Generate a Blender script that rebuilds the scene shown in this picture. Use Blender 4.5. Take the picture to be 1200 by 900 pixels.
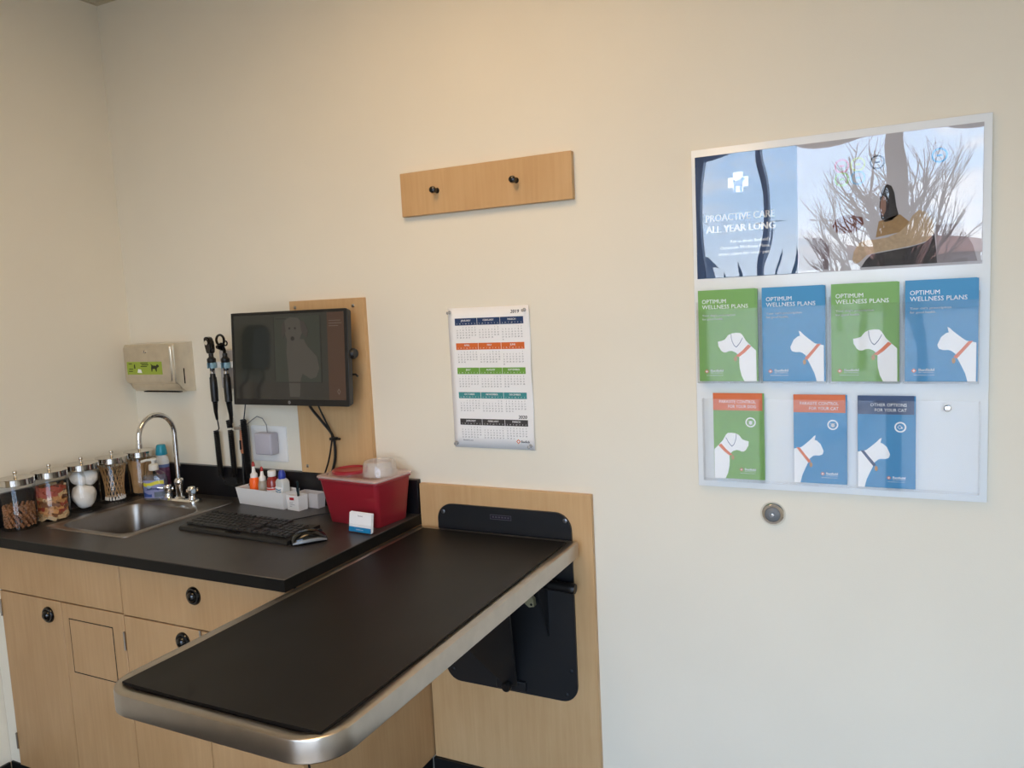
import bpy, bmesh, math, random
from mathutils import Vector, Matrix, noise
R = math.radians
random.seed(7)
for o in list(bpy.data.objects): bpy.data.objects.remove(o)
SC = bpy.context.scene
COL = SC.collection

# ---------------------------------------------------------------- camera
def make_camera():
    yaw, pitch, roll = 0.462656705, -0.105251237, -0.0487060727
    f = Vector((-math.sin(yaw)*math.cos(pitch), math.cos(yaw)*math.cos(pitch), math.sin(pitch)))
    r0 = Vector((math.cos(yaw), math.sin(yaw), 0)); u0 = r0.cross(f)
    r = math.cos(roll)*r0 + math.sin(roll)*u0
    u = -math.sin(roll)*r0 + math.cos(roll)*u0
    cd = bpy.data.cameras.new('camera'); co = bpy.data.objects.new('camera', cd); COL.objects.link(co)
    cd.sensor_width = 36; cd.lens = 917.27/1200*36; cd.clip_start = 0.02; cd.clip_end = 400
    m = Matrix((r, u, -f)).transposed().to_4x4(); m.translation = Vector((2.72255, -2.10571, 1.57992))
    co.matrix_world = m
    SC.camera = co
make_camera()

# ---------------------------------------------------------------- view, sky
vs = SC.view_settings
SC.display_settings.display_device = 'sRGB'
vs.view_transform = 'Standard'; vs.look = 'None'; vs.gamma = 1; vs.use_curve_mapping = False
vs.exposure = 0.13
SKY = 8.4
def make_world():
    w = bpy.data.worlds.new('sky'); SC.world = w; w.use_nodes = True
    nt = w.node_tree; nt.nodes.clear(); N = nt.nodes.new; L = nt.links.new
    out = N('ShaderNodeOutputWorld'); bg = N('ShaderNodeBackground'); bg.inputs[1].default_value = SKY
    tc = N('ShaderNodeTexCoord'); sep = N('ShaderNodeSeparateXYZ'); L(tc.outputs['Generated'], sep.inputs[0])
    cr = N('ShaderNodeValToRGB'); e = cr.color_ramp.elements
    e[0].position = 0.0; e[0].color = (0.78, 0.88, 0.98, 1)
    e[1].position = 0.45; e[1].color = (0.36, 0.58, 0.98, 1)
    k = e.new(0.10); k.color = (0.56, 0.76, 1.0, 1)
    L(sep.outputs[2], cr.inputs[0])
    mp = N('ShaderNodeMapping'); mp.inputs['Scale'].default_value = (2.2, 2.2, 9.0); L(tc.outputs['Generated'], mp.inputs[0])
    nz = N('ShaderNodeTexNoise'); nz.inputs['Scale'].default_value = 2.2; nz.inputs['Detail'].default_value = 6; L(mp.outputs[0], nz.inputs[0])
    mr = N('ShaderNodeMapRange'); mr.inputs[1].default_value = 0.50; mr.inputs[2].default_value = 0.68; L(nz.outputs[0], mr.inputs[0])
    mx = N('ShaderNodeMix'); mx.data_type = 'RGBA'; L(mr.outputs[0], mx.inputs[0]); L(cr.outputs[0], mx.inputs[6]); mx.inputs[7].default_value = (0.95, 0.95, 0.96, 1)
    L(mx.outputs[2], bg.inputs[0]); L(bg.outputs[0], out.inputs[0])
make_world()

# window daylight sampling portal (stands exactly in the window opening)
WX0, WX1, WZ0, WZ1, WY = 1.46, 4.10, 0.10, 2.60, -3.40
pl = bpy.data.lights.new('window_portal', 'AREA'); pl.shape = 'RECTANGLE'; pl.size = WX1-WX0; pl.size_y = WZ1-WZ0
pl.cycles.is_portal = True
po = bpy.data.objects.new('window_portal', pl); COL.objects.link(po)
po.location = ((WX0+WX1)/2, WY-0.06, (WZ0+WZ1)/2); po.rotation_euler = (R(90), 0, 0)
LAMP = 8.0          # ceiling troffer strength
LAMP_COL = (1.0, 0.66, 0.33)

sl = bpy.data.lights.new('sun', 'SUN'); sl.energy = 12; sl.angle = R(.6); sl.color = (1, .93, .82)
so_ = bpy.data.objects.new('sun', sl); COL.objects.link(so_); so_.location = (3, -20, 30)
so_.rotation_euler = Vector((-.18, .62, -.80)).to_track_quat('-Z', 'Y').to_euler()
SC.cycles.transparent_max_bounces = 24

# ---------------------------------------------------------------- materials
def lin(c):
    if isinstance(c, str):
        c = [int(c[i:i+2], 16)/255 for i in (0, 2, 4)]
    return tuple((v/12.92 if v <= .04045 else ((v+.055)/1.055)**2.4) for v in c) + (1,)
MATS = {}
def mat(name, col, rough=0.5, metal=0.0, spec=0.5, var=0.0, vscale=20, bump=0.0, bscale=200, coat=0, trans=0, emit=0, ior=1.5, sss=0, alpha=1):
    if name in MATS: return MATS[name]
    m = bpy.data.materials.new(name); m.use_nodes = True; nt = m.node_tree; N = nt.nodes.new; L = nt.links.new
    b = nt.nodes['Principled BSDF']; c = lin(col)
    b.inputs['Base Color'].default_value = c; b.inputs['Roughness'].default_value = rough
    b.inputs['Metallic'].default_value = metal; b.inputs['Specular IOR Level'].default_value = spec
    b.inputs['Coat Weight'].default_value = coat; b.inputs['Transmission Weight'].default_value = trans
    b.inputs['IOR'].default_value = ior; b.inputs['Alpha'].default_value = alpha
    if emit:
        b.inputs['Emission Color'].default_value = c; b.inputs['Emission Strength'].default_value = emit
    if var or bump:
        tc = N('ShaderNodeTexCoord')
    if var:
        nz = N('ShaderNodeTexNoise'); nz.inputs['Scale'].default_value = vscale; nz.inputs['Detail'].default_value = 5
        L(tc.outputs['Object'], nz.inputs[0])
        mr = N('ShaderNodeMapRange'); mr.inputs[1].default_value = .3; mr.inputs[2].default_value = .7
        mr.inputs[3].default_value = 1-var; mr.inputs[4].default_value = 1+var; L(nz.outputs[0], mr.inputs[0])
        mx = N('ShaderNodeMix'); mx.data_type = 'RGBA'; mx.blend_type = 'MULTIPLY'; mx.inputs[0].default_value = 1
        mx.inputs[6].default_value = c; L(mr.outputs[0], mx.inputs[7]); L(mx.outputs[2], b.inputs['Base Color'])
    if bump:
        n2 = N('ShaderNodeTexNoise'); n2.inputs['Scale'].default_value = bscale; L(tc.outputs['Object'], n2.inputs[0])
        bp = N('ShaderNodeBump'); bp.inputs['Strength'].default_value = bump; bp.inputs['Distance'].default_value = .002
        L(n2.outputs[0], bp.inputs['Height']); L(bp.outputs[0], b.inputs['Normal'])
    MATS[name] = m; return m

def wood(name, c1, c2, rough=0.42):
    m = bpy.data.materials.new(name); m.use_nodes = True; nt = m.node_tree; N = nt.nodes.new; L = nt.links.new
    b = nt.nodes['Principled BSDF']; b.inputs['Roughness'].default_value = rough; b.inputs['Specular IOR Level'].default_value = .4
    tc = N('ShaderNodeTexCoord'); mp = N('ShaderNodeMapping'); mp.inputs['Scale'].default_value = (28, 28, 1.6); L(tc.outputs['Object'], mp.inputs[0])
    n1 = N('ShaderNodeTexNoise'); n1.inputs['Scale'].default_value = 3; n1.inputs['Detail'].default_value = 6; n1.inputs['Distortion'].default_value = .4; L(mp.outputs[0], n1.inputs[0])
    mp2 = N('ShaderNodeMapping'); mp2.inputs['Scale'].default_value = (6, 6, 3); L(tc.outputs['Object'], mp2.inputs[0])
    n2 = N('ShaderNodeTexNoise'); n2.inputs['Scale'].default_value = 1.5; n2.inputs['Detail'].default_value = 3; L(mp2.outputs[0], n2.inputs[0])
    ad = N('ShaderNodeMath'); ad.operation = 'ADD'; L(n1.outputs[0], ad.inputs[0]); L(n2.outputs[0], ad.inputs[1])
    mr = N('ShaderNodeMapRange'); mr.inputs[1].default_value = .62; mr.inputs[2].default_value = 1.38; L(ad.outputs[0], mr.inputs[0])
    mx = N('ShaderNodeMix'); mx.data_type = 'RGBA'; mx.inputs[6].default_value = lin(c1); mx.inputs[7].default_value = lin(c2)
    L(mr.outputs[0], mx.inputs[0]); L(mx.outputs[2], b.inputs['Base Color'])
    MATS[name] = m; return m

def thin(name, tint=(1, 1, 1), rough=0.0, haze=0.0, hazecol=(1, 1, 1), ior=1.5):
    """clear thin sheet: transmits straight through, reflects by Fresnel, optional diffuse haze"""
    m = bpy.data.materials.new(name); m.use_nodes = True; nt = m.node_tree; nt.nodes.clear(); N = nt.nodes.new; L = nt.links.new
    o = N('ShaderNodeOutputMaterial'); t = N('ShaderNodeBsdfTransparent'); t.inputs[0].default_value = (*tint, 1)
    g = N('ShaderNodeBsdfGlossy'); g.inputs['Roughness'].default_value = rough
    fr = N('ShaderNodeFresnel'); ge = N('ShaderNodeNewGeometry'); mr = N('ShaderNodeMapRange')
    mr.inputs[3].default_value = ior; mr.inputs[4].default_value = 1/ior     # same reflectance from inside as from outside: the sheet bends nothing
    L(ge.outputs['Backfacing'], mr.inputs[0]); L(mr.outputs[0], fr.inputs[0])
    mx = N('ShaderNodeMixShader'); L(fr.outputs[0], mx.inputs[0]); L(g.outputs[0], mx.inputs[2])
    if haze:
        d = N('ShaderNodeBsdfDiffuse'); d.inputs[0].default_value = (*hazecol, 1)
        m2 = N('ShaderNodeMixShader'); m2.inputs[0].default_value = haze; L(t.outputs[0], m2.inputs[1]); L(d.outputs[0], m2.inputs[2]); L(m2.outputs[0], mx.inputs[1])
    else: L(t.outputs[0], mx.inputs[1])
    L(mx.outputs[0], o.inputs[0]); MATS[name] = m; return m

M_WALL = mat('cream_wall_paint', 'e8e0cd', .62, spec=.3, var=.015, vscale=3, bump=.12, bscale=260)
M_CEIL = mat('ceiling_tile', 'd9d2c6', .9, var=.05, vscale=120)
M_TRIM = mat('ceiling_angle_paint', 'c6bba2', .5)
M_FLOOR = mat('vinyl_floor', '4f4a44', .45, var=.1, vscale=6)
M_BASE = mat('black_rubber_base', '0d0c0b', .5)
M_MAPLE = wood('maple_laminate_shaded', 'c09a6e', 'b08a5e')  # same maple as the wall panels, with the cabinets' shading put into the colour
M_MAPLE2 = wood('maple_plywood', 'd0ab7c', 'c39b6b')
M_SEAM = mat('dark_gap', '1b120b', .9)
M_COUNTER = mat('charcoal_laminate', '353230', .38, var=.14, vscale=14, bump=.05, bscale=400)
M_SPLASH = mat('black_laminate', '131214', .35)
M_BLKP = mat('black_plastic', '0f0f10', .4)
M_BLKG = mat('black_gloss', '070708', .12)
M_CHROME = mat('chrome', 'e6e4e0', .07, 1)
M_STEEL = mat('brushed_steel', 'b3aca2', .33, 1, var=.06, vscale=40)
M_SINK = mat('satin_steel', '9a9289', .36, 1, var=.05, vscale=30)
M_DISP = mat('dispenser_steel', 'dcd4c6', .30, 1, var=.06, vscale=30)
M_RIM = mat('table_rim_steel', 'b8b0a6', .28, 1, var=.05, vscale=25)
M_MAT = mat('black_rubber_mat', '0d0b0a', .45, spec=.28, var=.1, vscale=5)
M_PLATE = mat('black_powder_coat', '191b1e', .42, bump=.05, bscale=900)
M_GLASS = thin('clear_glass')
M_ACRYL = thin('clear_acrylic', ior=1.49)
M_COVER = thin('clear_poster_cover', ior=1.60)
M_POCKET = thin('clear_pocket_acrylic', rough=.03, haze=.015, hazecol=(.8, .82, .84))
M_PANE = thin('window_glass', ior=1.45)
M_WHITE = mat('white_plastic', 'ece9e4', .4)
M_PAPER = mat('white_paper', 'f1f0ee', .6, spec=.3)
M_BOARD = mat('white_acrylic_board', 'eef1f1', .25)
M_GREEN = mat('print_green', '72a544', .35, spec=.5)
M_BLUE = mat('print_blue', '1f86b8', .35)
M_NAVY = mat('print_navy', '1d3a64', .35)
M_ORANGE = mat('print_orange', 'd86a2c', .4)
M_TAG = mat('print_gold', 'b98a4a', .4)
M_INK = mat('print_black', '26262a', .6)
M_GREYINK = mat('print_charcoal', '403c3c', .5)
M_TEAL = mat('print_teal', '3f8f90', .45)
M_PRWHITE = mat('print_white', 'f4f4f2', .4)
M_ALU = mat('anodised_aluminium', '8a8c90', .4, 1)

# ---------------------------------------------------------------- mesh helpers
class MB:
    def __init__(s, org=(0, 0, 0)):
        s.bm = bmesh.new(); s.o = Vector(org); s.mi = 0; s.mats = []
    def use(s, m):
        if m not in s.mats: s.mats.append(m)
        s.mi = s.mats.index(m); return s
    def v(s, p): return s.bm.verts.new(Vector(p)-s.o)
    def face(s, vs):
        try: f = s.bm.faces.new(vs)
        except ValueError: return None
        f.material_index = s.mi; return f
    def box(s, x0, x1, y0, y1, z0, z1, bev=0, seg=2):
        P = [s.v((x, y, z)) for z in (z0, z1) for y in (y0, y1) for x in (x0, x1)]
        F = [s.face([P[i] for i in q]) for q in ((0, 2, 3, 1), (4, 5, 7, 6), (0, 1, 5, 4), (2, 6, 7, 3), (0, 4, 6, 2), (1, 3, 7, 5))]
        if bev:
            E = list({e for f in F for e in f.edges})
            r = bmesh.ops.bevel(s.bm, geom=E, offset=bev, segments=seg, affect='EDGES', profile=.5)
            for f in r['faces']: f.material_index = s.mi
        return s
    def frame(s, axis):
        a = Vector(axis).normalized(); t = Vector((0, 0, 1)) if abs(a.z) < .9 else Vector((1, 0, 0))
        u = a.cross(t).normalized(); w = a.cross(u); return a, u, w
    def lathe(s, c, prof, seg=24, axis=(0, 0, 1), sx=1, sy=1, cap0=True, cap1=True):
        c = Vector(c); a, u, w = s.frame(axis)
        if tuple(axis) == (0, 0, 1): u, w = Vector((1, 0, 0)), Vector((0, 1, 0))
        rings = []
        for r, h in prof:
            if r < 1e-6: rings.append([s.v(c+a*h)])
            else: rings.append([s.v(c+a*h+u*(r*sx*math.cos(2*math.pi*i/seg))+w*(r*sy*math.sin(2*math.pi*i/seg))) for i in range(seg)])
        for A, B in zip(rings, rings[1:]):
            for i in range(seg):
                j = (i+1) % seg
                if len(A) == 1 and len(B) == 1: continue
                if len(A) == 1: s.face([A[0], B[j], B[i]])
                elif len(B) == 1: s.face([A[i], A[j], B[0]])
                else: s.face([A[i], A[j], B[j], B[i]])
        if cap0 and len(rings[0]) > 1: s.face(rings[0][::-1])
        if cap1 and len(rings[-1]) > 1: s.face(rings[-1])
        return s
    def cyl(s, p0, p1, r0, r1=None, seg=16):
        d = Vector(p1)-Vector(p0); return s.lathe(p0, [(r0, 0), (r0 if r1 is None else r1, d.length)], seg, tuple(d.normalized()))
    def tube(s, path, r, seg=8, closed=False):
        P = [Vector(p) for p in path]; n = len(P); rings = []; up = None
        for i, p in enumerate(P):
            t = (P[(i+1) % n]-P[i-1]) if closed else (P[min(i+1, n-1)]-P[max(i-1, 0)])
            t.normalize()
            if up is None: up = Vector((0, 0, 1)) if abs(t.z) < .9 else Vector((1, 0, 0))
            u = t.cross(up).normalized(); w = u.cross(t); up = w
            rr = r(i/(n-1)) if callable(r) else r
            rings.append([s.v(p+u*rr*math.cos(2*math.pi*k/seg)+w*rr*math.sin(2*math.pi*k/seg)) for k in range(seg)])
        for i in range(n if closed else n-1):
            A, B = rings[i], rings[(i+1) % n]
            for k in range(seg): s.face([A[k], A[(k+1) % seg], B[(k+1) % seg], B[k]])
        if not closed: s.face(rings[0][::-1]); s.face(rings[-1])
        return s
    def prism(s, poly, a0, a1, axis='y'):
        def P(q, h):
            return {'y': (q[0], h, q[1]), 'x': (h, q[0], q[1]), 'z': (q[0], q[1], h)}[axis]
        A = [s.v(P(q, a0)) for q in poly]; B = [s.v(P(q, a1)) for q in poly]; n = len(poly)
        s.face(A); s.face(B[::-1])
        for i in range(n): s.face([A[i], B[i], B[(i+1) % n], A[(i+1) % n]])
        return s
    def loops(s, LL, cap0=False, cap1=False, ring=True):
        V = [[s.v(p) for p in L] for L in LL]; n = len(V[0])
        for A, B in zip(V, V[1:]):
            for i in range(n if ring else n-1): s.face([A[i], A[(i+1) % n], B[(i+1) % n], B[i]])
        if cap0: s.face(V[0][::-1])
        if cap1: s.face(V[-1])
        return s
    def flat(s, poly, y):
        s.face([s.v((q[0], y, q[1])) for q in poly]); return s
    def build(s, name, m, parent=None, smooth=40):
        bmesh.ops.recalc_face_normals(s.bm, faces=s.bm.faces[:])
        me = bpy.data.meshes.new(name); s.bm.to_mesh(me); s.bm.free()
        for k in (s.mats or [m]): me.materials.append(k)
        if smooth:
            me.polygons.foreach_set('use_smooth', [True]*len(me.polygons)); me.set_sharp_from_angle(angle=R(smooth))
        return link(name, me, parent)
def link(name, me, parent=None):
    o = bpy.data.objects.new(name, me); COL.objects.link(o)
    if parent: o.parent = parent
    return o
def tag(o, label=None, cat=None, group=None, kind=None):
    if label: o['label'] = label
    if cat: o['category'] = cat
    if group: o['group'] = group
    if kind: o['kind'] = kind
    return o
def thing(name, label, cat, loc=(0, 0, 0), rot=(0, 0, 0), group=None):
    o = bpy.data.objects.new(name, None); COL.objects.link(o); o.empty_display_size = .05
    o.location = loc; o.rotation_euler = rot
    return tag(o, label, cat, group)
def struct(o): o['kind'] = 'structure'; return o
def copy_tree(o, parent=None):
    c = o.copy(); COL.objects.link(c); c.parent = parent
    for ch in list(o.children): copy_tree(ch, c)
    return c
def rrect(x0, x1, y0, y1, r, seg=6):
    """rounded rectangle; r = one radius or four (x0y0, x1y0, x1y1, x0y1)"""
    if not isinstance(r, (tuple, list)): r = (r,)*4
    out = []
    for (cx, cy, sx, sy, a0, q) in ((x0, y0, 1, 1, 180, r[0]), (x1, y0, -1, 1, 270, r[1]), (x1, y1, -1, -1, 0, r[2]), (x0, y1, 1, -1, 90, r[3])):
        for i in range(seg+1):
            a = R(a0+90*i/seg); out.append((cx+sx*q+q*math.cos(a), cy+sy*q+q*math.sin(a)))
    return out
def arc(cx, cy, r, a0, a1, n=16):
    return [(cx+r*math.cos(R(a0+(a1-a0)*i/n)), cy+r*math.sin(R(a0+(a1-a0)*i/n))) for i in range(n+1)]

# ---- lettering: glyph outlines turned into flat meshes, lying in the local x-z plane and facing -y
_TC = {}
def glyphs(sx):
    if sx in _TC: return _TC[sx]
    cu = bpy.data.curves.new('t', 'FONT'); cu.body = sx; cu.resolution_u = 2
    ob = bpy.data.objects.new('t', cu); COL.objects.link(ob); bpy.context.view_layer.update()
    me = bpy.data.meshes.new_from_object(ob.evaluated_get(bpy.context.evaluated_depsgraph_get()))
    V = [tuple(v.co) for v in me.vertices]; F = [tuple(p.vertices) for p in me.polygons]
    bpy.data.objects.remove(ob); bpy.data.curves.remove(cu); bpy.data.meshes.remove(me)
    _TC[sx] = (V, F); return _TC[sx]
def text(mb, sx, x, z, h, y, align='L', width=None, shear=0, fat=0):
    V, F = glyphs(sx)
    if not V: return
    a, b = min(p[0] for p in V), max(p[0] for p in V); k = h/.73
    kx = width/(b-a) if width else k
    x0 = {'L': x, 'C': x-(b-a)*kx/2, 'R': x-(b-a)*kx}[align]
    for dx in ((0,) if not fat else (-fat, 0, fat)):
        vs_ = [mb.v((x0+dx+(p[0]-a)*kx+shear*p[1]*k, y-abs(dx)*.05, z+p[1]*k)) for p in V]
        for f in F: mb.face([vs_[i] for i in f])

# ================================================================= ROOM SHELL
RX, RY, RZ = 4.3, -3.4, 2.785
struct(MB().box(-.1, RX+.1, 0, .1, 0, RZ).build('wall_back', M_WALL))
struct(MB().box(-.1, 0, RY-.1, 0, 0, RZ).build('wall_left', M_WALL))
struct(MB().box(RX, RX+.1, RY-.1, 0, 0, RZ).build('wall_right', M_WALL))
fw = MB()
fw.box(0, WX0, RY-.1, RY, 0, RZ); fw.box(WX1, RX, RY-.1, RY, 0, RZ)
fw.box(WX0, WX1, RY-.1, RY, 0, WZ0); fw.box(WX0, WX1, RY-.1, RY, WZ1, RZ)
struct(fw.build('wall_front', M_WALL))
struct(MB().box(-.1, RX+.1, RY-.1, .1, -.1, 0).build('floor', M_FLOOR))
struct(MB().box(-.1, RX+.1, RY-.1, .1, RZ, RZ+.1).build('ceiling', M_CEIL))
struct(MB().box(.0, RX, -.022, 0, RZ-.022, RZ).build('trim_1', M_TRIM))
struct(MB().box(.0, .022, RY, -.022, RZ-.022, RZ).build('trim_2', M_TRIM))
struct(MB().box(1.326, RX, -.028, 0, 0, .072).build('baseboard_back', M_BASE))
struct(MB().box(0, .010, RY, -.634, 0, .10).build('baseboard_left', M_BASE))
# storefront window
mull = [(WX0, WX0+.065), (1.865, 1.895), (2.645, 2.735), (3.25, 3.28), (WX1-.06, WX1)]
win = MB()
for a, b in mull: win.box(a, b, RY-.09, RY-.01, WZ0, WZ1)
for z in (WZ0, WZ1-.05): win.box(WX0, WX1, RY-.085, RY-.015, z, z+.05)
wf = struct(win.build('window_1', M_ALU))
for (a, b), (c, d) in zip(mull, mull[1:]):
    MB().box(b, c, RY-.053, RY-.047, WZ0+.05, WZ1-.05).build('pane', M_PANE, wf)

# ceiling troffers (out of the frame; the room's warm lamps)
M_LAMP = bpy.data.materials.new('lamp_diffuser'); M_LAMP.use_nodes = True
_b = M_LAMP.node_tree.nodes['Principled BSDF']; _b.inputs['Emission Color'].default_value = (*LAMP_COL, 1); _b.inputs['Emission Strength'].default_value = LAMP
def troffer(x, y, label):
    t = thing('ceiling_light', label, 'ceiling light', (x, y, RZ))
    MB().loops([[(p[0], p[1], 0) for p in rrect(-.32, .32, -.62, .62, .002, 1)], [(p[0], p[1], -.03) for p in rrect(-.32, .32, -.62, .62, .002, 1)],
                [(p[0], p[1], -.03) for p in rrect(-.28, .28, -.58, .58, .002, 1)]]).build('frame', M_WHITE, t)
    MB().box(-.28, .28, -.58, .58, -.026, -.02).build('diffuser', M_LAMP, t)
troffer(1.65, -1.25, 'warm ceiling light panel nearer the left wall and the cabinets')

# ================================================================= CABINETS AND WORKTOP
CF = -.632                               # plane of the door faces
def knob(parent, x, z):
    k = MB()
    k.lathe((x, CF, z), [(.026, 0), (.026, .004), (.023, .008), (.018, .0085), (.0165, .006), (.0155, .010), (.012, .016), (.006, .0195), (0, .0205)], 28, (0, -1, 0))
    return k.build('knob', M_BLKG, parent)
def hinge(parent, x, z):
    h = MB(); h.cyl((x, CF-.003, z-.026), (x, CF-.003, z+.026), .0030, seg=10)
    h.box(x-.006, x-.001, CF-.0012, CF+.001, z-.024, z+.024)
    h.lathe((x, CF-.003, z+.026), [(.0036, 0), (.0036, .004), (0, .006)], 10)
    return h.build('hinge', M_STEEL, parent)
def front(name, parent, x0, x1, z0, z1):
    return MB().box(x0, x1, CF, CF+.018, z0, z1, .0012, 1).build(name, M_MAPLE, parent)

c1 = thing('base_cabinet', 'maple base cabinet under the sink, against the left wall', 'cabinet')
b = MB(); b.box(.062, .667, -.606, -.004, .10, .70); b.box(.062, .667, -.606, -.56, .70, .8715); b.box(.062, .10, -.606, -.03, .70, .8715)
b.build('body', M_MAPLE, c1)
MB().box(.004, .667, -.606, -.01, .0, .0995).box(.0105, .0625, -.631, -.6065, .0, .104).build('toe_kick', M_BASE, c1)
tag(MB().box(.004, .060, -.626, -.59, .1045, .8715).build('filler_strip', M_WALL, c1), 'cream painted filler strip')
MB().box(.060, .667, -.6135, -.6065, .102, .8710).build('face_frame', M_SEAM, c1)
front('false_front', c1, .0635, .6655, .7185, .8700)
d = front('door', c1, .0635, .3765, .104, .7145); knob(d, .312, .666); hinge(d, .0655, .655); hinge(d, .0655, .19)
d = front('door', c1, .3795, .6655, .104, .7145); hinge(d, .6655, .632)
ap = MB(); 
for q in ((.410, .614, .492, .495), (.410, .614, .665, .668), (.410, .413, .495, .665), (.611, .614, .495, .665)): ap.box(q[0], q[1], CF-.0006, CF+.004, q[2], q[3])
ap.build('panel_groove', M_SEAM, d)
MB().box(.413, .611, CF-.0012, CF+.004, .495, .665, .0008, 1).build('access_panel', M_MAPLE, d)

c2 = thing('base_cabinet', 'maple base cabinet right of the sink cabinet, partly hidden by the exam table', 'cabinet')
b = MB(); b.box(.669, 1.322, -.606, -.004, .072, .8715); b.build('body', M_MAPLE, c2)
MB().box(.669, 1.322, -.606, -.03, .0, .0715).build('toe_kick', M_BASE, c2)
MB().box(.669, 1.321, -.6135, -.6065, .102, .8710).build('face_frame', M_SEAM, c2)
d = front('drawer', c2, .6695, 1.3205, .7155, .8700); knob(d, .972, .812)
d = front('door', c2, .6695, .9835, .104, .7115); knob(d, .913, .672)
d = front('door', c2, .9865, 1.3205, .104, .7115); hinge(d, .985, .684)

ct = thing('countertop', 'charcoal laminate worktop with black backsplash over the maple cabinets', 'countertop')
HX0, HX1, HY0, HY1 = .182, .553, -.513, -.087
m = MB(); xs = [.001, HX0, HX1, 1.3254]; ys = [-.652, HY0, HY1, -.001]
G = {}
for k, z in enumerate((.8725, .906)):
    for i, x in enumerate(xs):
        for j, y in enumerate(ys): G[i, j, k] = m.v((x, y, z))
for i in range(3):
    for j in range(3):
        if (i, j) == (1, 1): continue
        for k in (0, 1): m.face([G[i, j, k], G[i+1, j, k], G[i+1, j+1, k], G[i, j+1, k]])
for i in range(3):
    for j in (0, 3): m.face([G[i, j, 0], G[i+1, j, 0], G[i+1, j, 1], G[i, j, 1]])
    for ii in (0, 3): m.face([G[ii, i, 0], G[ii, i+1, 0], G[ii, i+1, 1], G[ii, i, 1]])
for a, c in (((1, 1), (2, 1)), ((2, 1), (2, 2)), ((2, 2), (1, 2)), ((1, 2), (1, 1))):
    m.face([G[(*a, 0)], G[(*c, 0)], G[(*c, 1)], G[(*a, 1)]])
bmesh.ops.recalc_face_normals(m.bm, faces=m.bm.faces[:])
ee = [e for e in m.bm.edges if all(v.co.z > .905 for v in e.verts) and (all(v.co.y < -.65 for v in e.verts) or all(v.co.x > 1.32 for v in e.verts))]
ee += [e for e in m.bm.edges if all(v.co.y < -.65 and v.co.x > 1.32 for v in e.verts)]
bmesh.ops.bevel(m.bm, geom=ee, offset=.0015, segments=1, affect='EDGES')
m.build('slab', M_COUNTER, ct)
M_EDGE = mat('dark_edge_band', '0b0a09', .5, spec=.25)
MB().box(.001, 1.3262, -.6528, -.6519, .8728, .9045).build('edge_band', M_EDGE, ct); MB().box(1.3254, 1.3262, -.652, -.002, .8728, .9045).build('edge_band', M_EDGE, ct)
for q in ((.0215, 1.3225, -.021, -.001), (.001, .021, -.650, -.001)):
    MB().box(*q, .9061, 1.019, .001, 1).build('backsplash', M_SPLASH, ct)

# ---- sink
sk = thing('sink', 'stainless steel drop-in sink set into the dark worktop', 'sink', (.3675, -.30, .906))
m = MB((.3675, -.30, .906))
def rl(i0, i1, j0, j1, r, z): return [(p[0], p[1], z) for p in rrect(i0, i1, j0, j1, r, 5)]
m.loops([rl(.166, .569, -.529, -.071, .02, .9062), rl(.167, .568, -.528, -.072, .02, .9095), rl(.171, .564, -.524, -.076, .02, .9108),
         rl(.190, .545, -.508, -.092, .02, .9098), rl(.192, .543, -.506, -.192, .045, .9094), rl(.198, .537, -.500, -.198, .045, .9070),
         rl(.2015, .5335, -.4965, -.2015, .045, .895), rl(.212, .523, -.486, -.212, .045, .775), rl(.232, .503, -.466, -.232, .04, .757)], cap1=True)
m.build('basin', M_SINK, sk)
MB((.3675, -.30, .906)).lathe((.3675, -.35, .757), [(.043, .0005), (.043, .003), (.036, .004), (.032, .001), (0, .0015)], 24).build('drain', M_CHROME, sk)

# ---- faucet
fc = thing('faucet', 'chrome gooseneck faucet with two lever handles behind the sink', 'faucet', (.36, -.135, .9098))
O = (.36, -.135, .9098)
MB(O).loops([[(p[0], p[1], z) for p in rrect(.36-.095+i, .36+.095-i, -.163+i, -.107-i, .026, 6)] for z, i in ((.91, 0), (.918, 0), (.924, .006))], cap0=True, cap1=True).build('base_plate', M_CHROME, fc)
sp = MB(O)
path = [(.36, -.135, .922), (.36, -.135, 1.0), (.36, -.135, 1.08), (.36, -.135, 1.165)]
path += [(.36, -.135-.075+.075*math.cos(R(a)), 1.165+.075*math.sin(R(a))) for a in range(10, 180, 10)] + [(.36, -.285, 1.165), (.36, -.286, 1.150)]
sp.tube(path, .0092, 12)
sp.lathe((.36, -.2862, 1.152), [(.0092, 0), (.0112, -.002), (.0112, -.016), (.008, -.018), (.0075, -.008)], 14)
sp.build('spout', M_CHROME, fc)
MB(O).lathe((.36, -.135, .918), [(.021, 0), (.021, .006), (.015, .012), (.0135, .05), (.016, .054), (.0175, .060), (.0175, .070), (.015, .075), (.0095, .079)], 20).build('collar', M_CHROME, fc)
for sx in (-1, 1):
    cx = .36+sx*.062
    h = MB(O).lathe((cx, -.135, .918), [(.019, 0), (.019, .004), (.014, .012), (.013, .026), (.017, .032), (.018, .042), (.013, .05), (0, .053)], 18).build('valve', M_CHROME, fc)
    d = Vector((sx*.75, -.55, .12)).normalized(); p0 = Vector((cx, -.135, .955))
    lv = MB(O); lv.tube([p0-d*.02, p0, p0+d*.03, p0+d*.058], lambda t: .0075-.0015*t, 10)
    lv.tube([p0+Vector((.02*d.y, -.02*d.x, 0)), p0-Vector((.02*d.y, -.02*d.x, 0))], .006, 8)
    lv.build('lever', M_CHROME, h)
    e = MB(O); e.lathe(p0+d*.056, [(.0085, 0), (.009, .012), (.006, .016), (0, .017)], 14, tuple(d)); e.build('end_cap', mat('lever_cap', '9fb0bd', .25), h)

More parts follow.
